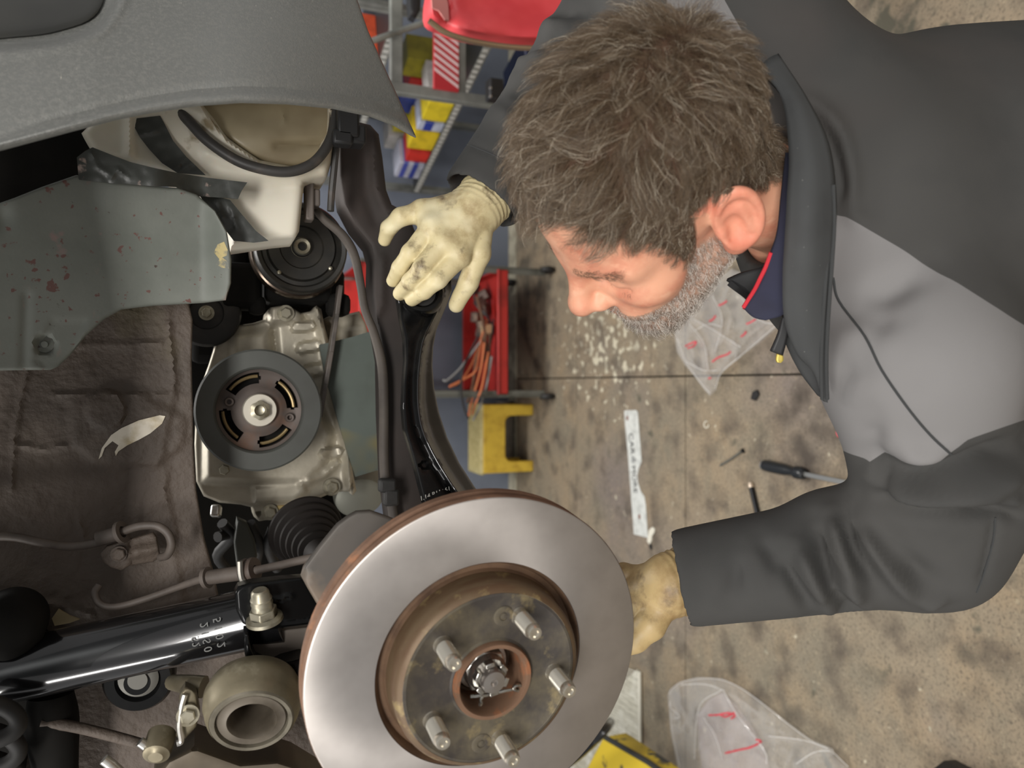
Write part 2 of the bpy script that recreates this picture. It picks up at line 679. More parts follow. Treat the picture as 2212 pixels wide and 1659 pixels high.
# ---- bundles of wire and odd parts lying in the tray and hanging over its end
wire_mats = [mat('orange_wire_skin', (206, 118, 74), 0.45), mat('black_wire_skin', (38, 36, 36), 0.45), mat('brown_wire_skin', (104, 74, 54), 0.5), mat('grey_wire_skin', (140, 140, 138), 0.4)]
ctrs = empty('wire_bundle', (tx0 + 0.1, TY + 0.12, tz0 + 0.08), 'tangle of orange, brown, black and grey wires spilling over the end of the red tray', 'wires')
wr = np.random.RandomState(3)
paths = [  # pixel paths in the photograph, with a height-dependent distance
    ([(1052, 690), (1030, 760), (1012, 800), (992, 826), (970, 836)], 3.50, 0),
    ([(1040, 735), (1034, 770), (1028, 800), (1010, 815), (972, 834)], 3.44, 0),
    ([(1046, 740), (1040, 790), (1030, 830), (1018, 870), (1012, 900)], 3.40, 0),
    ([(1055, 760), (1048, 800), (1040, 840), (1026, 875), (1020, 895)], 3.41, 0),
    ([(1062, 770), (1054, 820), (1046, 850), (1036, 880), (1022, 908)], 3.42, 3),
    ([(1040, 735), (1010, 775), (990, 800), (965, 822), (957, 820)], 3.48, 3),
    ([(1036, 720), (1016, 760), (1000, 800), (996, 840), (1002, 880), (1012, 905)], 3.40, 1),
    ([(1050, 720), (1042, 780), (1030, 830), (1014, 860)], 3.45, 2),
    ([(1058, 720), (1056, 790), (1050, 850)], 3.46, 2),
    ([(1048, 720), (1030, 770), (1022, 830), (1010, 870)], 3.50, 2),
    ([(1066, 690), (1060, 740), (1040, 790), (1024, 800)], 3.48, 1),
    ([(1030, 640), (1042, 690), (1050, 740), (1058, 800)], 3.50, 2),
    ([(1020, 620), (1030, 660), (1050, 680), (1062, 700)], 3.52, 1),
]
for pth, Y, k in paths:
    pts = [PY(x, y, Y + 0.012 * wr.randn()) for x, y in pth]
    tube('wire', pts, 0.0052 if k != 2 else 0.008, wire_mats[k], ctrs, 8, 5)
b = MB()
for k in range(7):
    b.box(PY(1030 + wr.randint(-8, 20), 622 + k * 16, 3.62), 0.05, 0.04, 0.05, frame_z((wr.randn(), wr.randn(), 1), (0, 0, 0)).to_3x3().transposed())
b.build('scrap_fitting', mat('scrap_metal', (88, 70, 62), 0.5, 0.4, layers=[((150, 130, 110), 14, 0.5, 0.6, 3)]), None, bevel=0.004, label='jumble of small dark metal fittings inside the red lower tray', cat='fittings', kind='stuff')
b = MB()
b.box(PY(1052, 712, 3.58), 0.05, 0.05, 0.045)
b.build('carton', mat('beige_card', (206, 176, 132), 0.8), None, bevel=0.003, label='small beige carton among the fittings in the red tray', cat='carton')

# ---- grey cylinder lying on the floor behind the stool
g0, g1 = PY(1112, 866, 3.93), PY(1116, 1016, 3.93)
g0[2] = g1[2] = 0.056
tube('grey_pipe', [g0, g1], 0.05, mat('dull_grey_pipe', (150, 146, 140), 0.5, 0.3, layers=[((108, 104, 98), 8, 0.4, 0.7, 4)]), None, 24, 0, label='thick dull grey pipe lying on the floor behind the yellow stool', cat='pipe')

# ---- yellow step stool
SY = 3.68
sx0, sx1 = float(PY(1060, 1022, SY)[0]), float(PY(1060, 874, SY)[0])
sw = sx1 - sx0
scx = (sx0 + sx1) / 2
sz = 0.29
stool = empty('step_stool', (scx, SY + 0.1, 0), 'yellow plastic step stool with an arched opening, standing on the floor by the wall', 'stool')
sd = 0.19


def stool_side(y, dy):
    """one face with the arched opening"""
    w = sw / 2
    leg = 0.058
    ar = 0.035
    pts = [(-w, 0), (-w, sz - 0.01), (w, sz - 0.01), (w, 0), (w - leg, 0), (w - leg, sz - 0.17)]
    for k in range(1, 7):
        t = PI / 2 * k / 6
        pts.append((w - leg - ar + ar * math.cos(t), sz - 0.17 + ar * math.sin(t)))
    for k in range(0, 7):
        t = PI / 2 + PI / 2 * k / 6
        pts.append((-w + leg + ar + ar * math.cos(t), sz - 0.17 + ar * math.sin(t)))
    pts.append((-w + leg, 0))
    return prism('side_panel', pts, 0, dy, M_YEL, stool, (scx, y, 0), (0, -1, 0), (1, 0, 0), bevel=0.007)


stool_side(SY, 0.02)
stool_side(SY + sd - 0.02, 0.02)
for xx in (sx0 + 0.012, sx1 - 0.012):
    b = MB()
    b.box((xx, SY + sd / 2 - 0.01, sz / 2), 0.022, sd - 0.03, sz - 0.004)
    b.build('end_panel', M_YEL, stool, bevel=0.005)
b = MB()
b.box((scx, SY + sd / 2 - 0.01, sz - 0.012), sw + 0.016, sd + 0.016, 0.026)
b.build('step_top', M_YEL_TOP, stool, bevel=0.010, label='dusty pale step')
b = MB()
for k in range(9):
    b.box((scx, SY + 0.004 + k * (sd - 0.03) / 8, sz + 0.0012), sw - 0.05, 0.008, 0.003)
b.build('tread_rib', M_YEL_TOP, stool, kind='stuff')

# ---- storage rack with boxes of parts, running towards the wall on the right
A0, A1 = PZ(985, 225, 0.62), PZ(905, 390, 0.62)
rdir = (A1 - A0) / np.linalg.norm(A1 - A0)
rside = np.array([rdir[1], -rdir[0], 0])     # away from the aisle, to the right
rend = A1 + rdir * 0.05
rack = empty('storage_rack', (*(A0 + A1)[:2] / 2 + rside[:2] * 0.2, 0), 'slotted steel rack with shelves of small boxes, in front of the blue-grey wall', 'rack')
M_SLOT = mat('galvanised_angle', (150, 152, 146), 0.4, 0.5, layers=[((110, 112, 106), 10, 0.4, 0.7, 3)])
M_WHITE_MET = mat('pale_slotted_edge', (196, 196, 190), 0.45, 0.2)
RL = float(np.linalg.norm(A1 - A0)) + 0.55
ax_r = np.array([rdir, rside, (0, 0, 1)])
rs = A0 - rdir * 0.45
for z in (0.22, 0.62, 0.98):
    c = rs + rdir * RL / 2
    b = MB()
    b.box((c[0] + rside[0] * 0.2, c[1] + rside[1] * 0.2, z - 0.004), RL, 0.40, 0.008, ax_r)
    b.build('shelf_board', M_DARK, rack)
    b = MB()
    n = int(RL / 0.03)
    b.box((c[0], c[1], z - 0.014), RL, 0.004, 0.030, ax_r)
    b.build('shelf_edge', M_SLOT, rack)
    b = MB()
    for k in range(n):
        pp = rs + rdir * (0.02 + k * RL / n)
        b.box((pp[0] - rside[0] * 0.003, pp[1] - rside[1] * 0.003, z - 0.012), 0.018, 0.002, 0.020, ax_r)
    b.build('edge_slot', M_WHITE_MET, rack, kind='stuff')
for t in (0.0, RL):
    for s_ in (0.0, 0.40):
        pp = rs + rdir * t + rside * s_
        b = MB()
        b.box((pp[0], pp[1], 0.72), 0.036, 0.004, 1.44, ax_r)
        b.box((pp[0] + rside[0] * 0.016, pp[1] + rside[1] * 0.016, 0.72), 0.004, 0.036, 1.44, ax_r)
        b.build('upright', M_SLOT, rack)


def carton_box(name, t, z, w, dpt, hgt, col, label, cat='box', off=0.0, band=None, turn=0.0):
    """t: distance along the shelf from its near end in the photograph"""
    pp = A0 + rdir * t + rside * (0.012 + off + dpt / 2)
    a2 = ax_r
    root = empty(name, (pp[0], pp[1], z), label, cat, 'boxes of parts on the storage rack')
    b = MB()
    b.box((pp[0], pp[1], z + hgt / 2 + 0.0005), w, dpt, hgt, a2)
    b.build('carton_body', mat('print_' + name, col, 0.5, layers=[(tuple(int(c * .82) for c in col), 16, 0.45, 0.7, 3)]), root, bevel=0.002, smooth=False)
    for (z0, hh, c2) in band or []:
        b = MB()
        b.box((pp[0] - rside[0] * dpt / 2, pp[1] - rside[1] * dpt / 2, z + z0 * hgt), w * 0.98, 0.0012, hh * hgt, a2)
        b.box((pp[0] - rdir[0] * w / 2, pp[1] - rdir[1] * w / 2, z + z0 * hgt), 0.0012, dpt * 0.98, hh * hgt, a2)
        b.build('printed_band', mat('band_' + name, c2, 0.5), root, smooth=False)
    return root


ly = lambda y: float(np.linalg.norm(PZ(985 - 80 * (y - 225) / 165, y, 0.62) - A0)) * (1 if y >= 225 else -1)
front = [('white_carton', 203, 228, 0.135, (206, 200, 196), 'white and red box, nearest on the middle rack shelf', [(0.25, 0.3, (196, 50, 50))]),
         ('yellow_carton', 230, 272, 0.105, (226, 202, 44), 'yellow box between two white boxes on the middle rack shelf', None),
         ('blue_white_carton', 274, 292, 0.11, (190, 196, 214), 'white box with a blue band, behind the first yellow box', [(0.6, 0.35, (44, 62, 150))]),
         ('yellow_carton', 294, 332, 0.115, (222, 192, 40), 'yellow box next to the red box on the middle rack shelf', None),
         ('red_carton', 334, 358, 0.10, (206, 52, 40), 'plain red box behind the second yellow box', None),
         ('blue_white_carton', 360, 392, 0.12, (180, 182, 196), 'blue and white striped box at the wall end of the shelf', [(0.35, 0.2, (52, 64, 140)), (0.75, 0.2, (70, 80, 160))])]
for nm, y0, y1, hgt, col, lab, band in front:
    t0, t1 = ly(y0), ly(y1)
    carton_box(nm, (t0 + t1) / 2, 0.62, abs(t1 - t0) * 0.94, 0.13, hgt, col, lab, band=band)
for (t, hgt, col, lab, nm) in [(0.02, 0.20, (150, 140, 40), 'tall olive-yellow box in the second row behind the white box', 'olive_carton'), (0.14, 0.16, (176, 40, 40), 'dark red box in the second row of the shelf', 'red_carton'),
                               (0.27, 0.17, (60, 76, 150), 'deep blue box in the second row of the shelf', 'blue_carton'), (0.42, 0.15, (196, 186, 60), 'pale yellow box in the second row near the wall end', 'yellow_carton'), (0.56, 0.16, (188, 184, 178), 'off-white box in the second row at the wall end', 'white_carton')]:
    carton_box(nm, t, 0.62, 0.11, 0.12, hgt, col, lab, off=0.15)
for k, (t, w, hgt, col, lab, nm) in enumerate([(-0.06, 0.16, 0.16, (46, 56, 92), 'navy box with pale lines on the lowest rack shelf', 'navy_carton'), (0.12, 0.15, 0.13, (52, 58, 84), 'second navy box on the lowest rack shelf, nearer the wall', 'navy_carton')]):
    carton_box(nm, t, 0.22, w, 0.2, hgt, col, lab, band=[(0.5, 0.06, (170, 176, 200)), (0.75, 0.05, (150, 156, 190))])
for (t, w, hgt, col, lab, nm) in [(-0.1, 0.16, 0.16, (214, 84, 48), 'orange box on the top rack shelf, half behind the bumper', 'orange_carton'), (0.16, 0.2, 0.15, (30, 30, 32), 'black box on the top rack shelf', 'black_carton'), (0.44, 0.16, 0.12, (160, 60, 60), 'dull red box on the top rack shelf near the wall', 'red_carton')]:
    carton_box(nm, t, 0.98, w, 0.2, hgt, col, lab)

# ---- hazard barrier: grey posts and rails, one rail boarded with red and white stripes
HY = 2.5
M_POST = mat('grey_post_paint', (126, 128, 122), 0.5, layers=[((90, 92, 88), 8, 0.4, 0.7, 3)])
q0, q1 = PY(858, 206, HY), PY(1060, 206, HY)
barrier = empty('hazard_barrier', (q0[0], HY, 0), 'grey steel barrier frame with a red and white striped board, right of the boxes', 'barrier')
for yy in (206, -260):
    q = PY(950, yy, HY)
    b = MB()
    b.box((q[0], HY, q0[2] / 2 + 0.03), 0.035, 0.035, q0[2] + 0.06)
    b.build('post', M_POST, barrier, bevel=0.003)
xa, xb = float(PY(950, 212, HY)[0]), float(PY(950, -260, HY)[0])
for x0, x1 in ((842, 868), (987, 1004)):
    z1, z0 = float(PY(x0, 100, HY)[2]), float(PY(x1, 100, HY)[2])
    b = MB()
    b.box(((xa + xb) / 2, HY, (z0 + z1) / 2), xb - xa, 0.03, z1 - z0)
    b.build('rail', M_POST, barrier, bevel=0.003)
z1, z0 = float(PY(932, 130, HY)[2]), float(PY(986, 130, HY)[2])
b = MB()
b.box(((xa + xb) / 2, HY - 0.022, (z0 + z1) / 2), xb - xa - 0.04, 0.012, z1 - z0)
board = b.build('striped_board', mat('hazard_red', (178, 40, 48), 0.5), barrier, bevel=0.002)
b = MB()
hh = (z1 - z0) / 2
zc = (z0 + z1) / 2
for k in range(34):
    x = xa + 0.03 + k * 0.024
    v = [(x, HY - 0.0290, zc - hh * .96), (x + 0.011, HY - 0.0290, zc - hh * .96), (x + 0.011 + 0.05, HY - 0.0290, zc + hh * .96), (x + 0.05, HY - 0.0290, zc + hh * .96)]
    v += [(p[0], HY - 0.0275, p[2]) for p in v]
    b.add(v, [(0, 1, 2, 3), (7, 6, 5, 4), (0, 4, 5, 1), (1, 5, 6, 2), (2, 6, 7, 3), (3, 7, 4, 0)])
b.build('white_stripe', mat('hazard_white', (222, 196, 196), 0.5), board, smooth=False, kind='stuff')
tube('rack_brace', [PY(800, 90, 2.45), PY(850, 72, 2.45), PY(932, 44, 2.45)], 0.010, M_SLOT, barrier, 10, 0)
b = MB()
b.box(PY(1068, 196, 2.42), 0.07, 0.05, 0.05)
b.build('black_clamp', M_DARK, barrier, bevel=0.006)
for yy in (190, 208):
    q = PY(1060, yy, 2.395)
    lathe('screw', [(0, 0.004), (0.004, 0.003), (0.005, 0), (0.005, -0.004)], M_ZINC, barrier, q, (0, -1, 0), 12)

# ---- red bag with a zip, hanging at the right
M_BAG = mat('red_nylon', (236, 84, 88), 0.5, layers=[((214, 62, 68), 6, 0.45, 0.7, 3)], bump=(60, 0.08, 0.001))
bag_out = [(936, -190), (938, -60), (928, 0), (930, 44), (962, 62), (1012, 79), (1080, 91), (1150, 96), (1240, 92), (1320, 70), (1380, -190)]


def bag_h(x, y):
    v = 0.02 * np.exp(-(seg_dist(x, y, [(968, 52), (1040, 20), (1180, -40)], False) / 26.0) ** 2) * -1
    v += 0.016 * np.exp(-(seg_dist(x, y, [(980, 60), (1090, 62), (1200, 70)], False) / 34.0) ** 2)
    v -= 0.018 * np.exp(-(seg_dist(x, y, [(972, 50), (960, 0), (975, -60)], False) / 14.0) ** 2)
    v += 0.006 * np.sin(x * 0.03 + y * 0.05)
    return v


bag = empty('red_bag', PY(1100, 40, 1.62), 'red zipped nylon bag hanging at the right edge, beside the striped board', 'bag')
relief('bag_body', [(x_, y_ - 8) for x_, y_ in bag_out], 1.62, M_BAG, bag, step=12, h=bag_h, thick=0.05, edge=26, edge_h=0.02, sm=3)
zp = crom([(926, 40), (962, 66), (1012, 83), (1080, 95), (1150, 100), (1240, 96)], 5)
tube('zip_tape', [PY(x, y + 4, 1.606) for x, y in zp], 0.0065, mat('zip_tape_cloth', (120, 100, 80), 0.8), bag, 8, 0)
b = MB()
zz = crom([(930, 46), (962, 67), (1012, 84), (1080, 96), (1150, 101), (1240, 97)], 22)
for k in range(0, len(zz) - 1):
    q = PY(zz[k][0], zz[k][1] + 2, 1.600)
    b.box(q, 0.0020, 0.003, 0.0070, frame_z(PY(*zz[min(k + 1, len(zz) - 1)], 1.600) - q + 1e-6, (0, 0, 0), (0, 0, 1)).to_3x3().transposed()[0:3])
b.build('zip_tooth', mat('brass_zip', (176, 150, 118), 0.4, 0.5), bag, kind='stuff')
relief('strap_end', [(930, -40), (956, -40), (968, 10), (970, 44), (962, 42), (948, 22), (934, 16)], 1.60, mat('faded_red_webbing', (206, 130, 124), 0.7), bag, step=8, thick=0.006)
tube('hanging_strap', [PY(1050, -180, 1.68), PY(1080, -300, 1.68), PY(1160, -180, 1.68)], 0.010, M_BAG, bag, 8, 5)
relief('black_hand_tool', [(880, -60), (912, -60), (908, 22), (898, 40), (886, 34), (884, 10)], 2.2, M_DARK, None, step=8, thick=0.03, edge=8, edge_h=0.008, label='black handled hand tool hanging between the bumper and the red bag', cat='tool')

# ================================================================== THINGS ON THE FLOOR
M_ALU = mat('scuffed_aluminium', (226, 228, 222), 0.45, 0.1, layers=[((190, 192, 186), 30, 0.45, 0.7, 5), ((214, 214, 208), 60, 0.55, 0.7, 3)])
M_INK = mat('engraved_letters', (44, 44, 46), 0.6)


def floor_plate(name, outline, z, hgt, m, parent=None, bevel=0.0008, **kw):
    P = [PZ(x, y, z + hgt) for x, y in outline]
    n = len(P)
    V = P + [np.array([p[0], p[1], z]) for p in P]
    Fc = [tuple(range(n)), tuple(range(n, 2 * n))[::-1]] + [(i, n + i, n + (i + 1) % n, (i + 1) % n) for i in range(n)]
    a = sum(np.cross(P[i], P[(i + 1) % n])[2] for i in range(n))
    if a < 0:
        Fc = [f[::-1] for f in Fc]
    o = mesh(name, V, Fc, m, parent, sharp=30, **kw)
    if bevel:
        add_bevel(o, bevel, 1)
    return o


strip = empty('metal_strip', PZ(1375, 1020, 0.002), 'long notched pale metal strip with engraved dark lettering, lying on the concrete', 'metal strip')
so = [(1348, 888), (1352, 886), (1374, 886), (1377, 890), (1380, 930), (1384, 980), (1385, 998), (1379, 1012), (1376, 1028), (1378, 1044), (1384, 1062), (1391, 1072), (1394, 1090), (1399, 1162), (1369, 1154), (1362, 1060), (1355, 970), (1350, 920)]
floor_plate('plate', so, 0.001, 0.0025, M_ALU, strip)
for x, y, tilt in ((1355, 903, 0), (1381, 1116, 0)):
    q = PZ(x, y, 0.004)
    lathe('rivet', [(0, 0.003), (0.006, 0.002), (0.010, 0.0), (0.010, -0.001)], mat('rust_ring', (150, 122, 112), 0.6, 0.3), strip, q, (0, 0, 1), 16)
e0, e1 = PZ(1363, 945, 0.0042), PZ(1372, 1058, 0.0042)
side = PZ(1380, 1000, 0.0042) - PZ(1365, 1000, 0.0042)
text('engraved_lettering', 'CAR', (e0 + (e1 - e0) * 0.12), e1 - e0, side, 0.044, M_INK, strip, label='engraved letters CAR')
text('engraved_lettering', 'MORE', (e0 + (e1 - e0) * 0.80), e1 - e0, side, 0.040, M_INK, strip, label='engraved letters MORE')
floor_plate('engraved_triangle', [(1364, 983), (1376, 994), (1365, 1001)], 0.0032, 0.0008, mat('grey_engraving', (150, 152, 150), 0.5), strip, 0)
floor_plate('white_clip', [(1399, 1160), (1401, 1146), (1408, 1138), (1413, 1142), (1412, 1150), (1407, 1158), (1406, 1168), (1402, 1176), (1397, 1168)], 0.001, 0.006, mat('white_nylon', (226, 222, 206), 0.5), None, 0.001, label='small white plastic clip beside the end of the metal strip', cat='clip')
floor_plate('black_chip', [(1401, 1178), (1406, 1176), (1407, 1188), (1404, 1186)], 0.001, 0.005, M_DARK, None, 0.0005, label='tiny black chip below the white clip on the concrete', cat='chip')
tube('ring', [PZ(1526 + 5 * math.cos(t), 917 + 7 * math.sin(t), 0.003) for t in np.linspace(0, 5.2, 10)], 0.0022, mat('white_plastic_ring', (220, 214, 196), 0.5), None, 8, 2, label='small open white ring lying on the concrete', cat='ring')

# screwdriver, partly under the jacket in the picture, lying on the floor
scr = empty('screwdriver', PZ(1750, 1015, 0.015), 'large screwdriver with a black moulded handle and a flat steel blade, on the floor', 'screwdriver')
s0, s1, s2 = PZ(1647, 1004, 0.018), PZ(1738, 1024, 0.018), PZ(1862, 1050, 0.012)
hd = (s1 - s0)
M_GRIP = mat('black_grip', (34, 36, 38), 0.32)
hp = [s0 + hd * t for t in (0, 0.03, 0.12, 0.35, 0.55, 0.68, 0.78, 0.80, 0.86, 0.98, 1.0)]
tube('handle', hp, [0.008, 0.015, 0.018, 0.018, 0.0165, 0.013, 0.012, 0.018, 0.019, 0.016, 0.009], M_GRIP, scr, 14, 2)
lathe('handle_cap', [(0, 0.003), (0.012, 0.002), (0.0165, -0.003), (0.0165, -0.008)], M_ZINC, scr, s0 + hd * 0.015, -hd, 20)
bd = (s2 - s1) / np.linalg.norm(s2 - s1)
sd_ = np.cross(bd, (0, 0, 1))
b = MB()
b.box((s1 + s2) / 2, float(np.linalg.norm(s2 - s1)), 0.013, 0.006, [bd, sd_, (0, 0, 1)])
b.build('blade', M_ZINC, scr, bevel=0.001)

nl = empty('nail', PZ(1580, 988, 0.004), 'bent grey nail lying alone near the joint of the concrete', 'nail')
tube('nail_shaft', [PZ(1555, 1006, 0.004), PZ(1578, 992, 0.005), PZ(1604, 974, 0.006)], 0.0032, M_STEEL, nl, 8, 3)
lathe('nail_head', [(0, 0.002), (0.008, 0.002), (0.008, -0.001), (0, -0.001)], M_DARK, nl, PZ(1605, 974, 0.006), PZ(1605, 974, 0.006) - PZ(1578, 992, 0.005), 14)
pr = empty('punch', PZ(1630, 1090, 0.008), 'black steel punch with a bright worn tip, lying beside the nail', 'punch')
tube('shaft', [PZ(1622, 1050, 0.009), PZ(1634, 1100, 0.009), PZ(1646, 1150, 0.009)], 0.0085, mat('black_steel', (30, 30, 31), 0.35, 0.5), pr, 12, 2)
lathe('worn_tip', [(0, 0.012), (0.006, 0.010), (0.009, 0.0), (0.009, -0.006)], mat('bright_worn_steel', (214, 196, 174), 0.4, 0.6), pr, PZ(1622, 1049, 0.009), PZ(1622, 1049, 0.009) - PZ(1634, 1100, 0.009), 14)
for nm, out_, lab in (('dark_flake', [(1620, 862), (1624, 846), (1634, 842), (1638, 852), (1630, 866)], 'black curled flake of rubber on the concrete below the plastic bag'),
                      ('dark_flake', [(1664, 1118), (1676, 1110), (1690, 1116), (1684, 1126), (1670, 1128)], 'small dark oily lump beside the black punch')):
    floor_plate(nm, out_, 0.001, 0.008, M_RUBBER, None, 0.002, label=lab, cat='debris')

# trim tool with pink ends, standing out from below the jacket
tt = empty('trim_tool', PZ(1840, 1000, 0.01), 'slim grey twisted rod with pink ends on the floor beside the screwdriver', 'rod')
tube('rod', [PZ(1818, 944, 0.012), PZ(1838, 990, 0.012), PZ(1862, 1050, 0.012)], 0.008, mat('grey_rod', (112, 114, 110), 0.5, 0.3), tt, 10, 2)
for x, y in ((1815, 938), (1865, 1058)):
    tube('pink_end', [PZ(x - 2, y - 6, 0.012), PZ(x + 2, y + 4, 0.012)], 0.010, mat('pink_cap', (206, 92, 100), 0.5), tt, 10, 0)

# ribbed pale plate on the floor below the disc, lift arm with worn yellow paint
M_PALE = mat('pale_grey_board', (206, 202, 184), 0.6, layers=[((150, 144, 124), 5, 0.4, 0.62, 6, (26, 1, 1)), ((226, 224, 212), 12, 0.5, 0.7, 3)])
ribbed = empty('ribbed_board', PZ(1345, 1560, 0.01), 'pale ribbed board lying on the concrete beneath the brake disc', 'board')
floor_plate('board_panel', [(1376, 1446), (1382, 1760), (1180, 1760), (1240, 1560)], 0.001, 0.012, M_PALE, ribbed, 0.002)
d0 = PZ(1380, 1450, 0.0135)
d1 = PZ(1384, 1750, 0.0135)
w0 = PZ(1250, 1560, 0.0135)
b = MB()
for k in range(46):
    a = d0 + (d1 - d0) * (k + 0.5) / 46
    dirn = (PZ(1310, 1530, 0.0135) - PZ(1376, 1560, 0.0135))
    dirn /= np.linalg.norm(dirn)
    L_ = 0.36
    b.box(a + dirn * L_ / 2 - np.array([0, 0, 0.0004]), L_, 0.0032, 0.0018, [dirn, np.cross((0, 0, 1), dirn), (0, 0, 1)])
b.build('rib', mat('pale_rib', (224, 222, 208), 0.55), ribbed, kind='stuff')
b = MB()
e_ = (d1 - d0) / np.linalg.norm(d1 - d0)
b.box((d0 + d1) / 2 + np.cross(e_, (0, 0, 1)) * -0.004, float(np.linalg.norm(d1 - d0)), 0.008, 0.010, [e_, np.cross((0, 0, 1), e_), (0, 0, 1)])
b.build('edge_bead', mat('white_edge', (232, 230, 216), 0.5), ribbed, bevel=0.002)

M_LIFTY = mat('chipped_yellow_paint', (204, 176, 46), 0.5, layers=[((58, 58, 54), 9, 0.53, 0.58, 6)], bump=(30, 0.3, 0.002))
arm_o = [(1240, 1760), (1252, 1690), (1282, 1630), (1302, 1594), (1316, 1590), (1400, 1648), (1470, 1700), (1470, 1780)]
lift = empty('lift_arm', PZ(1330, 1660, 0.0), 'steel lift arm with chipped yellow and black paint at the lower edge', 'lift arm')
LZ = 0.30
P = [PZ(x, y, LZ) for x, y in arm_o]
V = P + [np.array([p[0], p[1], LZ - 0.07]) for p in P]
n = len(P)
Fc = [tuple(range(n)), tuple(range(n, 2 * n))[::-1]] + [(i, n + i, n + (i + 1) % n, (i + 1) % n) for i in range(n)]
lb = mesh('arm_beam', V, Fc, M_LIFTY, lift, sharp=30)
add_bevel(lb, 0.006)
cl = PZ(1330, 2250, 0.0)
b = MB()
b.box((cl[0], cl[1], 0.6), 0.24, 0.2, 1.2)
b.build('column', mat('lift_column_paint', (84, 90, 98), 0.4), lift, bevel=0.01)
b = MB()
ca, cb_ = PZ(1350, 1760, LZ - 0.04), np.array([cl[0], cl[1], LZ - 0.04])
ud = (cb_ - ca) / np.linalg.norm(cb_ - ca)
b.box((ca + cb_) / 2, float(np.linalg.norm(cb_ - ca)), 0.12, 0.07, [ud, np.cross((0, 0, 1), ud), (0, 0, 1)])
b.build('inner_arm', M_LIFTY, lift, bevel=0.004)
tube('arm_edge', [PZ(1306, 1592, LZ + .004), PZ(1400, 1646, LZ + .004), PZ(1470, 1698, LZ + .004)], 0.009, mat('dark_steel_edge', (70, 70, 66), 0.45, 0.5), lift, 10, 0)
tube('hose', [PZ(1212, 1660, 0.42), PZ(1256, 1625, 0.42), PZ(1300, 1582, 0.42), PZ(1318, 1560, 0.3)], 0.016, mat('black_gloss_hose', (22, 22, 23), 0.2), lift, 14, 5)
# dark tip at the lower right corner of the picture
relief('black_shoe_tip', [(2080, 1780), (2092, 1706), (2120, 1684), (2170, 1680), (2230, 1690), (2300, 1780)], 1.16, M_DARK, None, step=14, thick=0.09, edge=30, edge_h=0.03, label='black toe of a shoe at the lower right corner', cat='shoe')

# ================================================================== THE CAR
car = empty('car', (0.1, 0.95, 0.0), 'raised car seen at its open front wheel arch, grey plastic bumper, bare brake disc', 'car')
M_BUMP = mat('grained_grey_plastic', (112, 113, 110), 0.5, layers=[((98, 99, 95), 3.5, 0.4, 0.7, 4), ((118, 118, 114), 300, 0.45, 0.65, 2), ((168, 164, 154), 46, 0.70, 0.76, 3, (1, 2, 7))], bump=(700, 0.5, 0.0008), bump2=(9, 0.05, 0.003))
M_LINER = mat('faded_liner_plastic', (110, 113, 106), 0.6, layers=[((94, 98, 91), 9, 0.42, 0.7, 5), ((130, 112, 104), 16, 0.62, 0.72, 4, (1, 1, 3)), ((62, 50, 44), 60, 0.67, 0.70, 6)], bump=(300, 0.15, 0.0008))
M_SEAL = mat('underseal_brown', (84, 73, 64), 0.68, layers=[((68, 59, 51), 6, 0.4, 0.7, 5), ((96, 85, 75), 10, 0.55, 0.75, 4), ((90, 82, 58), 3.3, 0.62, 0.72, 4)], bump=(150, 0.5, 0.0035), bump2=(26, 0.35, 0.006))
M_RAIL = mat('brown_black_rail', (56, 47, 43), 0.75, layers=[((42, 37, 34), 8, 0.4, 0.7, 4)], bump=(60, 0.1, 0.001))
M_BLACK = mat('gloss_black_paint', (12, 12, 12), 0.24, spec=0.22, layers=[((26, 25, 24), 20, 0.5, 0.7, 3)])
M_STRUT = mat('gloss_black_strut', (20, 20, 21), 0.16, coat=0.6)
M_VOID = mat('void_shade_black', (19, 18, 16), 0.9, spec=0.2, layers=[((28, 26, 23), 12, 0.45, 0.7, 4)])  # near-black that paints in the shade of the car's dark hollows
M_TANK = mat('yellowed_white_plastic', (220, 214, 198), 0.5, sss=0.12, layers=[((200, 190, 164), 7, 0.45, 0.72, 4), ((150, 136, 108), 22, 0.63, 0.72, 4)])
M_LAMP = mat('cloudy_lamp_back', (176, 164, 136), 0.4, layers=[((136, 122, 96), 6, 0.42, 0.68, 4)])
M_TAPE = mat('black_duct_tape', (62, 64, 61), 0.4, layers=[((74, 76, 72), 14, 0.5, 0.7, 4), ((150, 134, 126), 38, 0.66, 0.70, 4)], bump=(60, 0.3, 0.002))
M_CAST = mat('cast_aluminium', (184, 177, 160), 0.45, 0.32, layers=[((150, 142, 126), 14, 0.42, 0.7, 5), ((116, 104, 88), 6, 0.58, 0.74, 5)], bump=(260, 0.2, 0.0008))
M_PULLEY = mat('pulley_dark_grey', (76, 78, 74), 0.6, layers=[((64, 64, 60), 9, 0.4, 0.7, 4)])
M_PULLEY_HUB = mat('pulley_rusty_hub', (92, 82, 76), 0.6, 0.3, layers=[((110, 80, 62), 18, 0.52, 0.72, 4), ((70, 62, 58), 9, 0.5, 0.7, 4)])
M_BRIGHT = mat('bright_steel', (206, 204, 198), 0.3, 0.9, layers=[((160, 156, 148), 40, 0.5, 0.7, 4)])
M_BOLT = mat('dull_bolt_steel', (164, 158, 140), 0.4, 0.7, layers=[((120, 112, 92), 60, 0.45, 0.7, 4)])
M_BRONZE = mat('dull_caliper_metal', (136, 127, 105), 0.45, 0.55, layers=[((104, 96, 78), 9, 0.42, 0.68, 5), ((160, 152, 130), 30, 0.6, 0.72, 4)], bump=(220, 0.2, 0.0008))
M_HOSE = mat('grey_black_hose', (58, 56, 54), 0.5, layers=[((82, 74, 68), 30, 0.55, 0.7, 4)])
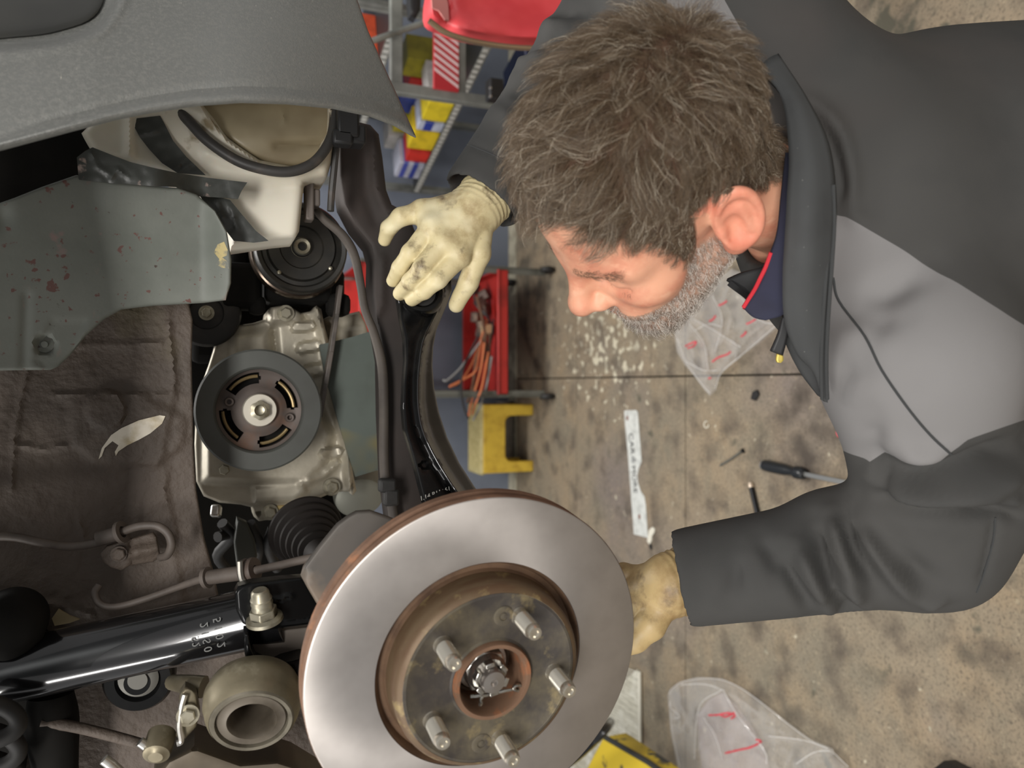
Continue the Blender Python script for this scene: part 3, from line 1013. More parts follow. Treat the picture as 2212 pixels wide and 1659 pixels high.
M_RUST = mat('rusty_rim', (128, 98, 78), 0.75, 0.2, layers=[((96, 70, 54), 22, 0.42, 0.66, 6), ((160, 112, 80), 46, 0.6, 0.72, 5)], bump=(180, 0.3, 0.001))
M_HAT = mat('weathered_hub_face', (100, 92, 76), 0.6, 0.4, layers=[((70, 65, 61), 26, 0.40, 0.62, 5), ((134, 120, 88), 40, 0.58, 0.7, 5), ((140, 92, 62), 30, 0.70, 0.78, 4)], bump=(240, 0.25, 0.0007))
M_HATSIDE = mat('hat_side_patina', (104, 86, 64), 0.55, 0.35, layers=[((96, 74, 54), 30, 0.4, 0.62, 4, (1, 1, 5)), ((140, 122, 84), 60, 0.58, 0.7, 4)])
M_DISC = mat('machined_disc', (176, 170, 165), 0.42, 0.78, aniso=0.8, layers=[((166, 160, 155), 26, 0.4, 0.7, 3)])
M_ORUST = mat('orange_rust_ring', (118, 90, 70), 0.7, 0.3, layers=[((160, 98, 60), 40, 0.52, 0.68, 5), ((104, 78, 60), 24, 0.5, 0.66, 4)])
M_STUD = mat('plated_stud', (208, 202, 188), 0.28, 0.9, bump=(1, 0, 0))

# ---- bumper corner with the lamp recess
bump_o = [(-420, -300), (700, -300), (762, -60), (772, 0), (795, 66), (842, 170), (872, 236), (899, 296), (888, 291), (852, 270), (800, 250), (720, 233), (620, 223), (520, 220), (420, 227), (330, 241), (250, 257), (150, 283), (60, 307), (0, 323), (-160, 372), (-420, 470)]
lip = [(-420, 470), (-160, 372), (0, 323), (60, 307), (150, 283), (250, 257), (330, 241), (420, 227), (520, 220), (620, 223), (720, 233), (800, 250), (852, 270), (899, 296)]
recess = crom([(-420, 150), (-200, 122), (0, 98), (90, 90), (155, 78), (208, 56), (238, 22), (250, -20), (254, -90), (250, -200), (230, -290), (-420, -290)], 4, True)


def bump_y(x, y):
    up = np.clip(250 - y, -60, 600)
    return 0.655 + 0.00016 * up + 0.0000006 * up ** 2 + 0.00030 * np.clip(x - 480, 0, 500) ** 2 / 420.0 + 0.00003 * np.clip(200 - x, 0, 400)


def bump_h(x, y):
    d = seg_dist(x, y, lip, False)
    v = 0.0055 * np.exp(-((d - 13) / 9.0) ** 2) - 0.0030 * np.exp(-((d - 34) / 6.0) ** 2) * sstep(60, 200, x + 60)
    s = sdist(x, y, recess)
    v -= 0.050 * sstep(-12, 8, s)
    v += 0.003 * np.exp(-((s + 20) / 8.0) ** 2)
    return v


relief('bumper', bump_o, bump_y, M_BUMP, car, step=8, h=bump_h, thick=0.003, edge=8, edge_h=0.003, rings=[2.5, 6, 10, 14, 19, 25, 30, 34, 38, 45], label='scuffed grained grey plastic bumper corner')
bumper = bpy.data.objects['bumper']
relief('lamp_blank', [(-400, 130), (-200, 104), (0, 82), (86, 74), (140, 62), (190, 44), (218, 14), (228, -40), (230, -180), (-400, -260)], lambda x, y: bump_y(x, y) + 0.043, mat('smoked_lamp_blank', (40, 40, 37), 0.3, layers=[((56, 55, 50), 5, 0.45, 0.7, 3)]), bumper, step=16, thick=0.004, edge=20, edge_h=0.003, sm=3)
# two hairline moulding seams that cross the bumper
for xx in (86, 122):
    tube('moulding_seam', [PY(xx - 3, 118, bump_y(np.array(xx), np.array(118.)) - 0.0025), PY(xx, 170, bump_y(np.array(xx), np.array(170.)) - 0.0002), PY(xx + 2, 232, bump_y(np.array(xx), np.array(232.)) - 0.0002)], 0.0006, M_DARK, bumper, 6, 4)

# ---- inner fender panel with thick underseal
seal_o = [(-300, 560), (120, 560), (300, 600), (404, 640), (416, 690), (414, 780), (417, 900), (418, 970), (424, 1060), (440, 1160), (462, 1240), (472, 1290), (520, 1330), (640, 1400), (720, 1480), (760, 1600), (760, 1800), (-300, 1800)]


def seal_y(x, y):
    return 0.905 + 0.00004 * (400 - x) - 0.00003 * np.clip(y - 1100, 0, 700) + 0.02 * sstep(1330, 1500, y)


drips = [[(60, 800), (45, 860), (30, 950), (25, 1060)], [(365, 700), (372, 760), (378, 820), (370, 850)], [(110, 855), (220, 850), (330, 855), (380, 850)], [(170, 745), (260, 745), (350, 742)], [(360, 1010), (355, 1060), (372, 1120), (378, 1160)], [(30, 960), (90, 970), (160, 960)], [(170, 1120), (185, 1170), (200, 1165)], [(60, 1300), (140, 1310), (200, 1330)]]


def seal_h(x, y):
    v = np.zeros(x.shape)
    for p in drips:
        v += 0.0028 * np.exp(-(seg_dist(x, y, p, False) / 5.0) ** 2)
    v += 0.004 * sstep(46, 40, np.hypot(x - 228, (y - 885)))
    v += 0.0045 * sstep(-8, 12, sdist(x, y, [(150, 860), (300, 850), (400, 900), (402, 960), (340, 1010), (200, 1000), (150, 950)]))
    v -= 0.0025 * sstep(-6, 6, sdist(x, y, [(366, 560), (372, 760), (382, 840), (350, 1000), (362, 1100), (380, 1180), (400, 1300), (520, 1300), (520, 560)]))
    vx = np.array([mnoise.noise((a * 0.045, b * 0.06, 3.1)) for a, b in zip(x, y)])
    v2 = np.array([mnoise.noise((a * 0.012, b * 0.012, 7.7)) for a, b in zip(x, y)])
    return v + 0.0008 * vx + 0.0018 * v2


relief('inner_fender', seal_o, seal_y, M_SEAL, car, step=8, h=seal_h, thick=0.012, edge=6, edge_h=0.002)
fender = bpy.data.objects['inner_fender']
T_SEAL = bvh(fender)
# bare metal scrape
sc_o = [(213, 992), (220, 968), (240, 940), (262, 925), (300, 908), (345, 897), (357, 899), (350, 915), (325, 936), (300, 950), (275, 962), (256, 975), (250, 985), (248, 976), (256, 962), (243, 953), (226, 968), (220, 985)]
P = [hit(T_SEAL, x, y, 0.0010) for x, y in sc_o]
relief('bare_scrape', sc_o, lambda x, y: np.array([hit(T_SEAL, a, b, 0.0011)[1] for a, b in zip(x, y)]), mat('bare_pale_metal', (206, 198, 182), 0.5, 0.2, layers=[((172, 158, 128), 40, 0.5, 0.7, 4)]), fender, step=5, thick=0.0006, label='pale torn scrape down to bare metal')

# ---- grey wheel arch liner
lin_o = [(-300, 470), (-40, 452), (30, 428), (90, 404), (165, 378), (250, 394), (330, 402), (385, 406), (425, 420), (465, 455), (490, 500), (500, 560), (499, 612), (488, 648), (440, 654), (330, 660), (262, 668), (226, 688), (186, 724), (150, 768), (124, 792), (108, 799), (30, 800), (-300, 806)]
clip = (97, 744)


def lin_y(x, y):
    return 0.815 + 0.055 * sstep(300, 800, y) - 0.02 * sstep(430, 500, x) - 0.00004 * (250 - x)


def lin_h(x, y):
    r = np.hypot(x - clip[0], y - clip[1])
    v = -0.006 * sstep(26, 17, r)
    v -= 0.0022 * np.exp(-(seg_dist(x, y, [(57, 640), (52, 800)], False) / 10.0) ** 2)
    v += 0.002 * np.exp(-(seg_dist(x, y, [(250, 430), (440, 440), (490, 520)], False) / 40.0) ** 2)
    v -= 0.0016 * sstep(-4, 6, sdist(x, y, [(110, 690), (190, 690), (150, 780), (100, 800), (70, 780)]))
    v -= 0.004 * np.exp(-(np.hypot(x - 2, (y - 470) * 0.8) / 22.0) ** 2)
    return v


relief('wheel_arch_liner', lin_o, lin_y, M_LINER, car, step=8, h=lin_h, thick=0.003, edge=7, edge_h=0.003, label='faded grey plastic wheel arch liner')
liner = bpy.data.objects['wheel_arch_liner']
q = PY(92, 592, 0.82)
add_spots(M_LINER, q[0], q[1], 0.034, 0.06, (96, 66, 60), 120, 0.655, 0.69, q[2], 0.04)
q = PY(150, 400, 0.82)
add_spots(M_LINER, q[0], q[1], 0.2, 0.06, (128, 108, 104), 46, 0.76, 0.84, q[2], 0.05)
q = PY(clip[0], clip[1], float(lin_y(np.array([97.]), np.array([744.]))[0]) + 0.004)
lathe('push_clip', [(0, 0.003), (0.003, 0.003), (0.0035, 0.001), (0.008, 0.001), (0.010, -0.002), (0.010, -0.006)], M_LINER, liner, q, (0, -1, 0), 24)
# scuffed pale edge of the liner
relief('scuffed_patch', [(462, 545), (470, 528), (484, 522), (492, 540), (490, 552), (480, 556), (494, 566), (495, 580), (478, 578), (466, 570), (474, 560)], lambda x, y: lin_y(x, y) - lin_h(x, y) - 0.0032, mat('scuffed_tan', (176, 160, 112), 0.6, layers=[((104, 106, 98), 50, 0.5, 0.6, 5)]), liner, step=5, thick=0.0005)

# ---- black sheet added as shade above the liner, and the dark engine bay behind
relief('gap_shade_sheet', [(-300, 330), (0, 296), (120, 262), (240, 240), (300, 300), (260, 420), (160, 440), (-300, 520)], 0.90, M_VOID, car, step=18, thick=0.01)
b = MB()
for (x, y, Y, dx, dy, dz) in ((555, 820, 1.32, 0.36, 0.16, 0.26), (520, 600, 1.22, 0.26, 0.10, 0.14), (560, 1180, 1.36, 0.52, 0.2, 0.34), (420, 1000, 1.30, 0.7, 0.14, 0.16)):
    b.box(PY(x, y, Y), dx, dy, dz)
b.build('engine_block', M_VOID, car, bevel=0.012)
relief('lower_engine_shadow_plate', [(395, 430), (540, 500), (560, 640), (520, 700), (470, 760), (430, 900), (440, 1060), (620, 1120), (700, 1200), (640, 1330), (400, 1340)], 1.20, M_VOID, car, step=20, thick=0.02)  # made-up black plate standing in for the shade behind the engine
bpy.data.objects['lower_engine_shadow_plate'].name = 'engine_shadow_plate'

# ---- washer tank
tank_o = [(176, 288), (214, 250), (300, 200), (700, 190), (726, 240), (724, 296), (716, 352), (706, 384), (676, 388), (657, 396), (652, 440), (646, 500), (638, 514), (596, 518), (500, 532), (496, 500), (470, 460), (430, 424), (390, 392), (336, 362), (300, 352), (262, 344), (200, 328), (186, 306)]


def tank_h(x, y):
    v = 0.010 * np.exp(-((x - 280) / 10.0) ** 2) * sstep(355, 330, y)
    v += 0.010 * sstep(-10, 30, sdist(x, y, [(400, 230), (720, 230), (716, 380), (655, 392), (560, 372), (470, 318)]))
    v -= 0.036 * sstep(-4, 8, sdist(x, y, [(430, 220), (712, 220), (708, 290), (680, 345), (630, 362), (560, 348), (490, 300)]))
    v += 0.005 * np.exp(-(seg_dist(x, y, [(640, 385), (540, 372), (450, 330)], False) / 14.0) ** 2)
    v -= 0.004 * np.exp(-(seg_dist(x, y, [(470, 425), (560, 415), (650, 400)], False) / 10.0) ** 2) * 0.4
    return v


relief('washer_tank', tank_o, lambda x, y: 0.885 + 0.00008 * (y - 300), M_TANK, car, step=6, h=tank_h, thick=0.06, edge=16, edge_h=0.012, label='yellowed white plastic washer tank')
tank = bpy.data.objects['washer_tank']
relief('lamp_bowl', crom([(432, 226), (712, 222), (712, 290), (684, 340), (632, 358), (566, 346), (496, 300)], 5, True), 0.890, M_LAMP, tank, step=8, h=lambda x, y: 0.010 * np.exp(-((x - 560) ** 2 / 9000 + (y - 290) ** 2 / 2400)) - 0.006 * np.exp(-(seg_dist(x, y, [(600, 315), (700, 310)], False) / 8) ** 2) + 0.004 * np.exp(-(seg_dist(x, y, [(612, 240), (614, 265)], False) / 4) ** 2), thick=0.02, edge=10, edge_h=0.004, label='cloudy beige lamp bowl')
tube('breather_hose', [PY(x, y, Y) for x, y, Y in ((385, 238, 0.875), (408, 262, 0.868), (448, 304, 0.862), (510, 346, 0.858), (570, 366, 0.856), (624, 371, 0.856), (670, 356, 0.857), (700, 326, 0.860), (718, 288, 0.866), (724, 240, 0.872))], 0.0056, M_HOSE, tank, 14, 6)
b = MB()
b.box(PY(748, 268, 0.865), 0.035, 0.03, 0.024)
b.box(PY(758, 294, 0.868), 0.022, 0.026, 0.03)
b.box(PY(738, 300, 0.86), 0.016, 0.02, 0.022)
b.build('plug_connector', M_DARK, tank, bevel=0.003)
tube('clip_strap', [PY(728, 300, 0.88), PY(722, 360, 0.885), PY(716, 420, 0.89), PY(714, 456, 0.89)], 0.004, M_HOSE, tank, 8, 3)
b = MB()
b.box(PY(667, 432, 0.92), 0.05, 0.02, 0.010)
b.box(PY(680, 430, 0.925), 0.02, 0.02, 0.010)
b.build('tank_bracket', mat('bracket_steel', (112, 104, 98), 0.5, 0.4), tank, bevel=0.002)
T_TANK = bvh(tank)


def tape(name, outline, Y, wr_lines, parent=tank, amp=0.002):
    def hh(x, y):
        v = np.zeros(x.shape)
        for p in wr_lines:
            v += amp * np.exp(-(seg_dist(x, y, p, False) / 4.5) ** 2)
        v += 0.0012 * np.array([mnoise.noise((a * .05, b_ * .05, len(name))) for a, b_ in zip(x, y)])
        return v
    return relief(name, outline, Y, M_TAPE, parent, step=6, h=hh, thick=0.0009)


tape('tape_strip', [(287, 268), (292, 256), (346, 250), (356, 268), (374, 304), (402, 338), (444, 378), (384, 374), (350, 352), (322, 322), (302, 296)], lambda x, y: 0.868 - 0.0000 * x, [[(385, 372), (412, 352), (425, 350)], [(378, 366), (400, 342)], [(300, 290), (340, 282)]])
tape('tape_strip', [(428, 418), (470, 424), (497, 432), (520, 460), (552, 498), (580, 520), (548, 524), (505, 520), (482, 490), (452, 452)], lambda x, y: 0.862, [[(470, 436), (480, 470)], [(500, 450), (512, 490)]])
tape('tape_strip', [(166, 340), (184, 326), (200, 318), (240, 334), (282, 350), (330, 362), (386, 374), (450, 384), (534, 394), (522, 412), (514, 430), (496, 428), (430, 424), (402, 416), (380, 404), (330, 402), (280, 398), (244, 396), (170, 388)], lambda x, y: 0.800 + 0.045 * sstep(330, 440, x), [[(240, 388), (255, 366), (262, 372)], [(255, 366), (280, 386)], [(196, 330), (210, 360), (240, 380)], [(392, 408), (410, 412)]], liner)

# ---- long brown rail (front subframe) with its weatherstrip
rail_o = [(730, 300), (738, 276), (768, 262), (800, 270), (818, 290), (826, 340), (834, 410), (846, 442), (880, 460), (905, 520), (912, 600), (900, 680), (884, 760), (884, 900), (905, 1000), (932, 1100), (925, 1160), (850, 1150), (836, 1040), (830, 900), (828, 780), (812, 690), (806, 640), (808, 560), (800, 530), (768, 490), (742, 440), (732, 380)]


def rail_h(x, y):
    v = 0.005 * np.exp(-(seg_dist(x, y, [(806, 290), (812, 400), (832, 450), (860, 480)], False) / 10.0) ** 2)
    v -= 0.003 * np.exp(-(seg_dist(x, y, [(786, 300), (790, 420), (812, 480)], False) / 12.0) ** 2)
    v += 0.004 * np.exp(-(seg_dist(x, y, [(826, 560), (824, 660), (808, 690)], False) / 9.0) ** 2)
    return v


relief('subframe_rail', rail_o, lambda x, y: 0.955 - 0.00004 * np.clip(y - 400, 0, 800), M_RAIL, car, step=8, h=rail_h, thick=0.05, edge=10, edge_h=0.006, label='brown painted subframe rail')
tube('weatherstrip', [PY(x, y, Y) for x, y, Y in ((676, 444, .94), (700, 474, .935), (738, 506, .93), (764, 548, .925), (778, 610, .922), (788, 668, .92), (808, 720, .918), (825, 790, .915), (829, 880, .912), (829, 980, .91), (833, 1040, .908), (846, 1090, .906), (854, 1150, .905))], [.0046, .0048, .0056, .0056, .0052, .005, .0054, .006, .006, .006, .006, .006, .006], mat('dusty_weatherstrip', (76, 69, 62), 0.7, layers=[((56, 50, 46), 14, 0.4, 0.7, 4)]), car, 12, 5)
b = MB()
b.box(PY(836, 1048, 0.898), 0.016, 0.016, 0.020)
b.box(PY(844, 1074, 0.897), 0.020, 0.014, 0.018)
b.build('cable_connector', M_RUBBER, car, bevel=0.003)
# grey splash shield between the engine and the rail
relief('splash_shield', [(690, 745), (760, 728), (812, 712), (830, 760), (832, 900), (834, 1010), (768, 1030), (745, 960), (722, 880), (700, 800)], 1.06, mat('green_grey_shield', (84, 92, 86), 0.7, layers=[((66, 70, 64), 8, 0.42, 0.7, 4), ((118, 106, 62), 5, 0.60, 0.68, 3)]), car, step=14, thick=0.006)

# ---- air conditioning compressor pulley
acc = PY(652, 534, 1.00)
ac = empty('compressor', acc, None, None)
finish(ac, car)
MR = 1.0 / float(rays(652, 534)[1]) / FPX   # metres per pixel there
lathe('pulley_wheel', [(0.0, 0.004), (20 * MR, 0.004), (22 * MR, -0.002), (44 * MR, -0.002), (47 * MR, 0.001), (70 * MR, 0.001), (74 * MR, -0.004), (82 * MR, -0.005), (86 * MR, -0.001), (94 * MR, 0.0), (98 * MR, -0.003), (99 * MR, -0.010), (95 * MR, -0.012), (95 * MR, -0.018), (99 * MR, -0.020), (98 * MR, -0.026), (92 * MR, -0.030)], mat('pulley_black', (42, 41, 38), 0.45, 0.3, layers=[((58, 54, 48), 22, 0.45, 0.7, 4)]), ac, acc, (0, -1, 0), 72)
lathe('clutch_ring', [(92 * MR, -0.028), (101 * MR, -0.030), (105 * MR, -0.036), (105 * MR, -0.048), (100 * MR, -0.056), (60 * MR, -0.06)], mat('oily_steel', (118, 104, 92), 0.22, 0.9, layers=[((70, 58, 50), 12, 0.45, 0.65, 4)]), ac, acc, (0, -1, 0), 72)
lathe('centre_bolt', [(0.0, 0.002), (8 * MR, 0.002), (10 * MR, 0.008), (16 * MR, 0.009), (18 * MR, 0.007), (18 * MR, 0.0), (22 * MR, -0.001)], M_BOLT, ac, acc, (0, -1, 0), 36)
for ang in (0.5, 2.2, 3.75, 5.4):
    lathe('rivet', [(0, 0.003), (4 * MR, 0.002), (5 * MR, -0.002)], M_BOLT, ac, acc + np.array([math.sin(ang), 0, math.cos(ang)]) * 74 * MR, (0, -1, 0), 14)
b = MB()
b.box(acc + np.array([-0.012, 0.10, -0.004]), 0.10, 0.09, 0.085)
b.box(PY(520, 620, 1.08), 0.06, 0.05, 0.05)
b.box(PY(555, 660, 1.07), 0.025, 0.03, 0.022)
b.box(PY(730, 660, 1.07), 0.03, 0.04, 0.03)
b.build('compressor_body', M_VOID, ac, bevel=0.008)

# ---- idler pulley half behind the inner fender
ic = PY(446, 676, 1.06)
IR = 1.06 / float(rays(446, 676)[1]) / FPX
idl = lathe('idler_pulley', [(0, 0.006), (14 * IR, 0.006), (16 * IR, 0.0), (34 * IR, -0.002), (36 * IR, 0.002), (60 * IR, 0.002), (68 * IR, 0.0), (72 * IR, -0.006), (68 * IR, -0.012), (72 * IR, -0.018), (70 * IR, -0.028)], M_RUBBER, car, ic, (0, -1, 0), 56)
bolt('idler_bolt', 446, 676, 1.052, 11 * IR, M_BOLT, idl)
tube('timing_hose', [PY(x, y, 1.16) for x, y in ((520, 480), (512, 560), (500, 660), (470, 790), (440, 880))], 0.012, M_VOID, car, 10, 4)

# ---- cast front cover of the engine
cov_o = [(484, 716), (506, 704), (546, 698), (572, 690), (574, 676), (584, 664), (608, 660), (630, 664), (650, 676), (672, 672), (684, 660), (694, 668), (700, 700), (716, 760), (728, 830), (742, 900), (756, 980), (762, 1030), (756, 1062), (724, 1062), (690, 1076), (648, 1088), (626, 1096), (620, 1112), (586, 1122), (560, 1126), (548, 1116), (544, 1096), (520, 1090), (474, 1086), (440, 1072), (424, 1040), (420, 960), (424, 860), (450, 790), (466, 740)]
fl = [(684, 664), (694, 700), (708, 770), (720, 840), (735, 910), (750, 985), (757, 1050)]


def cov_h(x, y):
    v = 0.018 * np.exp(-(seg_dist(x, y, fl, False) / 9.0) ** 2)
    v += 0.012 * sstep(6, -10, y - (700 + (x - 590) * -0.02)) * sstep(576, 590, x) * sstep(662, 640, x)
    for p, r, a in (([(640, 708), (672, 704)], 10, .014), ([(652, 752), (684, 746)], 11, .014), ([(668, 802), (700, 796)], 13, .012), ([(702, 982), (730, 976)], 11, .018), ([(688, 700), (664, 672)], 8, .008)):
        v += a * sstep(r * 1.35, r * .65, seg_dist(x, y, p, False))
    # raised belly under the pulley and the step of the sump joint
    v += 0.016 * sstep(-10, 14, sdist(x, y, [(440, 880), (690, 880), (722, 940), (700, 1012), (668, 1040), (648, 1046), (540, 1046), (440, 1040)]))
    v += 0.010 * sstep(-7, 9, sdist(x, y, [(546, 1050), (652, 1044), (664, 1062), (640, 1082), (548, 1086)]))
    v += 0.012 * np.exp(-(seg_dist(x, y, [(656, 1048), (700, 1026), (728, 1000)], False) / 9.0) ** 2)
    v -= 0.008 * np.exp(-(seg_dist(x, y, [(592, 712), (598, 780), (612, 840)], False) / 7.0) ** 2)
    v += 0.008 * sstep(-12, 16, sdist(x, y, [(500, 720), (580, 712), (590, 800), (500, 800)]))
    v -= 0.010 * sstep(5.5, 3, np.hypot(x - 559, y - 1110))
    return v


relief('engine_front_cover', cov_o, 1.085, M_CAST, car, step=5, h=cov_h, thick=0.04, edge=7, edge_h=0.005, label='dirty cast aluminium engine cover')
cover = bpy.data.objects['engine_front_cover']
for x, y, Y, r in ((617, 677, 1.066, .0076), (583, 1106, 1.076, .0074), (716, 1052, 1.072, .0082), (484, 1014, 1.068, .0070)):
    bolt('cover_bolt', x, y, Y, r, M_BOLT, cover, head=0.007)
b = MB()
b.box(PY(614, 1103, 1.082), 0.016, 0.01, 0.020)
b.build('bracket_tab', mat('tan_tab', (186, 164, 110), 0.5, 0.3), cover, bevel=0.002)
# pale gearbox flange to the right of the cover
gb_o = [(700, 690), (716, 680), (760, 676), (776, 672), (790, 700), (800, 740), (770, 752), (716, 768), (704, 730)]
relief('gearbox_flange', gb_o, 1.12, M_CAST, car, step=6, h=lambda x, y: 0.012 * np.exp(-(seg_dist(x, y, [(715, 700), (728, 760)], False) / 6.) ** 2) + 0.008 * sstep(-6, 6, (y - 712) + 0.1 * (x - 740)), thick=0.05, edge=6, edge_h=0.006)
relief('sump_rib', [(716, 842), (724, 846), (742, 930), (758, 1000), (770, 1060), (762, 1070), (744, 985), (728, 915)], 1.10, M_CAST, car, step=7, thick=0.03, edge=6, edge_h=0.008)
# drive belt between the pulleys
bl = [PY(x, y, 1.045) for x, y in ((734, 618), (726, 680), (714, 760), (702, 830), (690, 900))]
b = MB()
for p, q in zip(bl[:-1], bl[1:]):
    d = q - p
    L_ = float(np.linalg.norm(d))
    d = d / L_
    s_ = np.cross(d, (0, 1, 0))
    b.box((p + q) / 2, L_ * 1.02, 0.020, 0.006, [d, (0, 1, 0), s_])
b.build('drive_belt', mat('grey_belt', (92, 84, 78), 0.45, layers=[((60, 56, 52), 30, 0.45, 0.7, 3)]), car, bevel=0.001)

# ---- crank pulley
cc = PY(561, 886, 1.00)
CR = 1.0 / float(rays(561, 886)[1]) / FPX
cp = empty('crank_pulley', cc, None, None)
finish(cp, car)
lathe('pulley_rim', [(88 * CR, -0.006), (90 * CR, 0.001), (94 * CR, 0.003), (108 * CR, 0.003), (128 * CR, 0.0025), (132 * CR, 0.0), (132 * CR, -0.010), (129 * CR, -0.012), (132 * CR, -0.015), (129 * CR, -0.018), (132 * CR, -0.021), (129 * CR, -0.024), (132 * CR, -0.034), (100 * CR, -0.036), (86 * CR, -0.030)], M_PULLEY, cp, cc, (0, -1, 0), 96, closed=True)


def slotted_disc():
    """hub web of the pulley with four curved windows, built as a ring mesh with cells left open"""
    na, radii = 120, [18, 40, 50, 58, 66, 74, 82, 92]
    zs = [-.004, -.004, -.006, -.008, -.008, -.008, -.007, -.004]
    slots = [(math.radians(c - 30), math.radians(c + 30)) for c in (118, 28, 300, 208)]
    V, Fc = [], []
    for i in range(na):
        t = 2 * PI * i / na
        for r, z in zip(radii, zs):
            V.append((r * CR * math.cos(t), r * CR * math.sin(t), z))
    m = len(radii)
    k = len(V)
    V += [(x, y, z - 0.010) for x, y, z in V]

    def is_open(i, j):
        tm = (2 * PI * (i + .5) / na)
        if not (3 <= j <= 5):
            return False
        for a, c in slots:
            w = (c - a) / 2
            d = (tm - (a + c) / 2 + PI) % (2 * PI) - PI
            lim = w * (1.0 if j == 4 else 0.92)
            if abs(d) < lim:
                return True
        return False
    op = {(i, j): is_open(i, j) for i in range(na) for j in range(m - 1)}
    for i in range(na):
        i2 = (i + 1) % na
        for j in range(m - 1):
            q = (i * m + j, i2 * m + j, i2 * m + j + 1, i * m + j + 1)
            if not op[(i, j)]:
                Fc.append(q[::-1])
                Fc.append(tuple(a + k for a in q))
                continue
            for (ni, nj, e) in (((i - 1) % na, j, (q[0], q[3])), (i2, j, (q[2], q[1])), (i, j - 1, (q[1], q[0])), (i, j + 1, (q[3], q[2]))):
                if not op.get((ni, nj), False):
                    Fc.append((e[0], e[1], e[1] + k, e[0] + k))
    return V, Fc


V, Fc = slotted_disc()
mesh('pulley_web', V, Fc, M_PULLEY_HUB, cp, matrix=frame_z((0, -1, 0), cc), sharp=35)
lathe('web_backing', [(0, -0.026), (92 * CR, -0.026)], M_VOID, cp, cc, (0, -1, 0), 48)
for a0 in (118, 28, 300, 208):
    pts = [cc + np.array([math.cos(math.radians(a0 + t)) * 74 * CR, 0.016, math.sin(math.radians(a0 + t)) * 74 * CR]) for t in np.linspace(-26, 26, 9)]
    tube('slot_lip', pts, 0.0022, mat('brass_lip', (150, 130, 92), 0.4, 0.6), cp, 8, 1)
lathe('washer', [(16 * CR, 0.004), (34 * CR, 0.004), (36 * CR, 0.002), (36 * CR, -0.006)], mat('pale_washer', (200, 194, 180), 0.45, 0.5), cp, cc, (0, -1, 0), 48)
b = MB()
Mx = frame_z((0, -1, 0), cc)
rad, nn = 20 * CR, 36
lo = [Mx @ Vector((rad * (1 + .07 * math.cos(6 * t)) * math.cos(t), rad * (1 + .07 * math.cos(6 * t)) * math.sin(t), .003)) for t in np.linspace(0, 2 * PI, nn, False)]
hi = [Mx @ Vector((rad * (1 + .07 * math.cos(6 * t)) * math.cos(t), rad * (1 + .07 * math.cos(6 * t)) * math.sin(t), .011)) for t in np.linspace(0, 2 * PI, nn, False)]
inn = [Mx @ Vector((rad * .62 * math.cos(t), rad * .62 * math.sin(t), .0125)) for t in np.linspace(0, 2 * PI, nn, False)]
dp = [Mx @ Vector((rad * .5 * math.cos(t), rad * .5 * math.sin(t), .003)) for t in np.linspace(0, 2 * PI, nn, False)]
Vv = lo + hi + inn + dp + [Mx @ Vector((0, 0, .001))]
Ff = []
for r0 in range(3):
    Ff += [(r0 * nn + i, r0 * nn + (i + 1) % nn, (r0 + 1) * nn + (i + 1) % nn, (r0 + 1) * nn + i) for i in range(nn)]
Ff += [(3 * nn + i, 3 * nn + (i + 1) % nn, 4 * nn) for i in range(nn)]
mesh('crank_bolt', Vv, Ff, M_BOLT, cp, sharp=35)
for x, y in ((495, 868), (625, 902)):
    lathe('threaded_hole', [(0, -0.006), (4 * CR, -0.006), (5 * CR, 0.0035), (9 * CR, 0.004), (10 * CR, 0.0)], M_PULLEY_HUB, cp, PY(x, y, 1.006), (0, -1, 0), 18)
# round fitting behind the flange and small parts in the dark
lathe('inner_housing', [(0, 0.0), (0.03, 0), (0.036, -0.004), (0.038, -0.012), (0.038, -0.05)], mat('grey_green_alloy', (122, 122, 112), 0.5, 0.4), car, PY(778, 1080, 1.16), (-0.6, -1, 0), 40)
b = MB()
b.box(PY(467, 1104, 1.05), 0.016, 0.012, 0.014, frame_z((0.4, -1, 0.3), (0, 0, 0)).to_3x3().transposed())
b.build('bright_clip', M_BRIGHT, car, bevel=0.003)
for pth in ([(480, 1130), (500, 1160), (470, 1200), (500, 1240)], [(540, 1130), (560, 1180), (548, 1230)], [(470, 1160), (500, 1155), (530, 1180)], [(590, 1140), (580, 1180), (600, 1230)]):
    tube('loom', [PY(x, y, 1.06 + 0.02 * i) for i, (x, y) in enumerate(pth)], 0.007, M_RUBBER, car, 10, 4)
relief('mount_bracket', [(512, 1120), (534, 1130), (550, 1165), (556, 1200), (546, 1230), (512, 1226), (505, 1170)], 1.05, mat('dark_green_bracket', (58, 60, 54), 0.6), car, step=8, thick=0.02, edge=6, edge_h=0.004)

# ---- rubber boot of the drive shaft
bx = PY(672, 1214, 0.99)
prof = []
for k in range(7):
    r0 = 0.049 - k * 0.005
    prof += [(r0 - 0.007, k * 0.011), (r0, k * 0.011 + 0.004), (r0 - 0.001, k * 0.011 + 0.007)]
prof += [(0.016, 0.08), (0.014, 0.16), (0, 0.16)]
lathe('drive_shaft_boot', [(0, -0.002)] + prof, mat('brown_rubber_boot', (38, 33, 30), 0.7, spec=0.25, layers=[((28, 25, 23), 10, 0.4, 0.7, 4)]), car, bx + np.array([0.03, 0.06, 0.0]), (-0.25, -1.0, -0.12), 56)

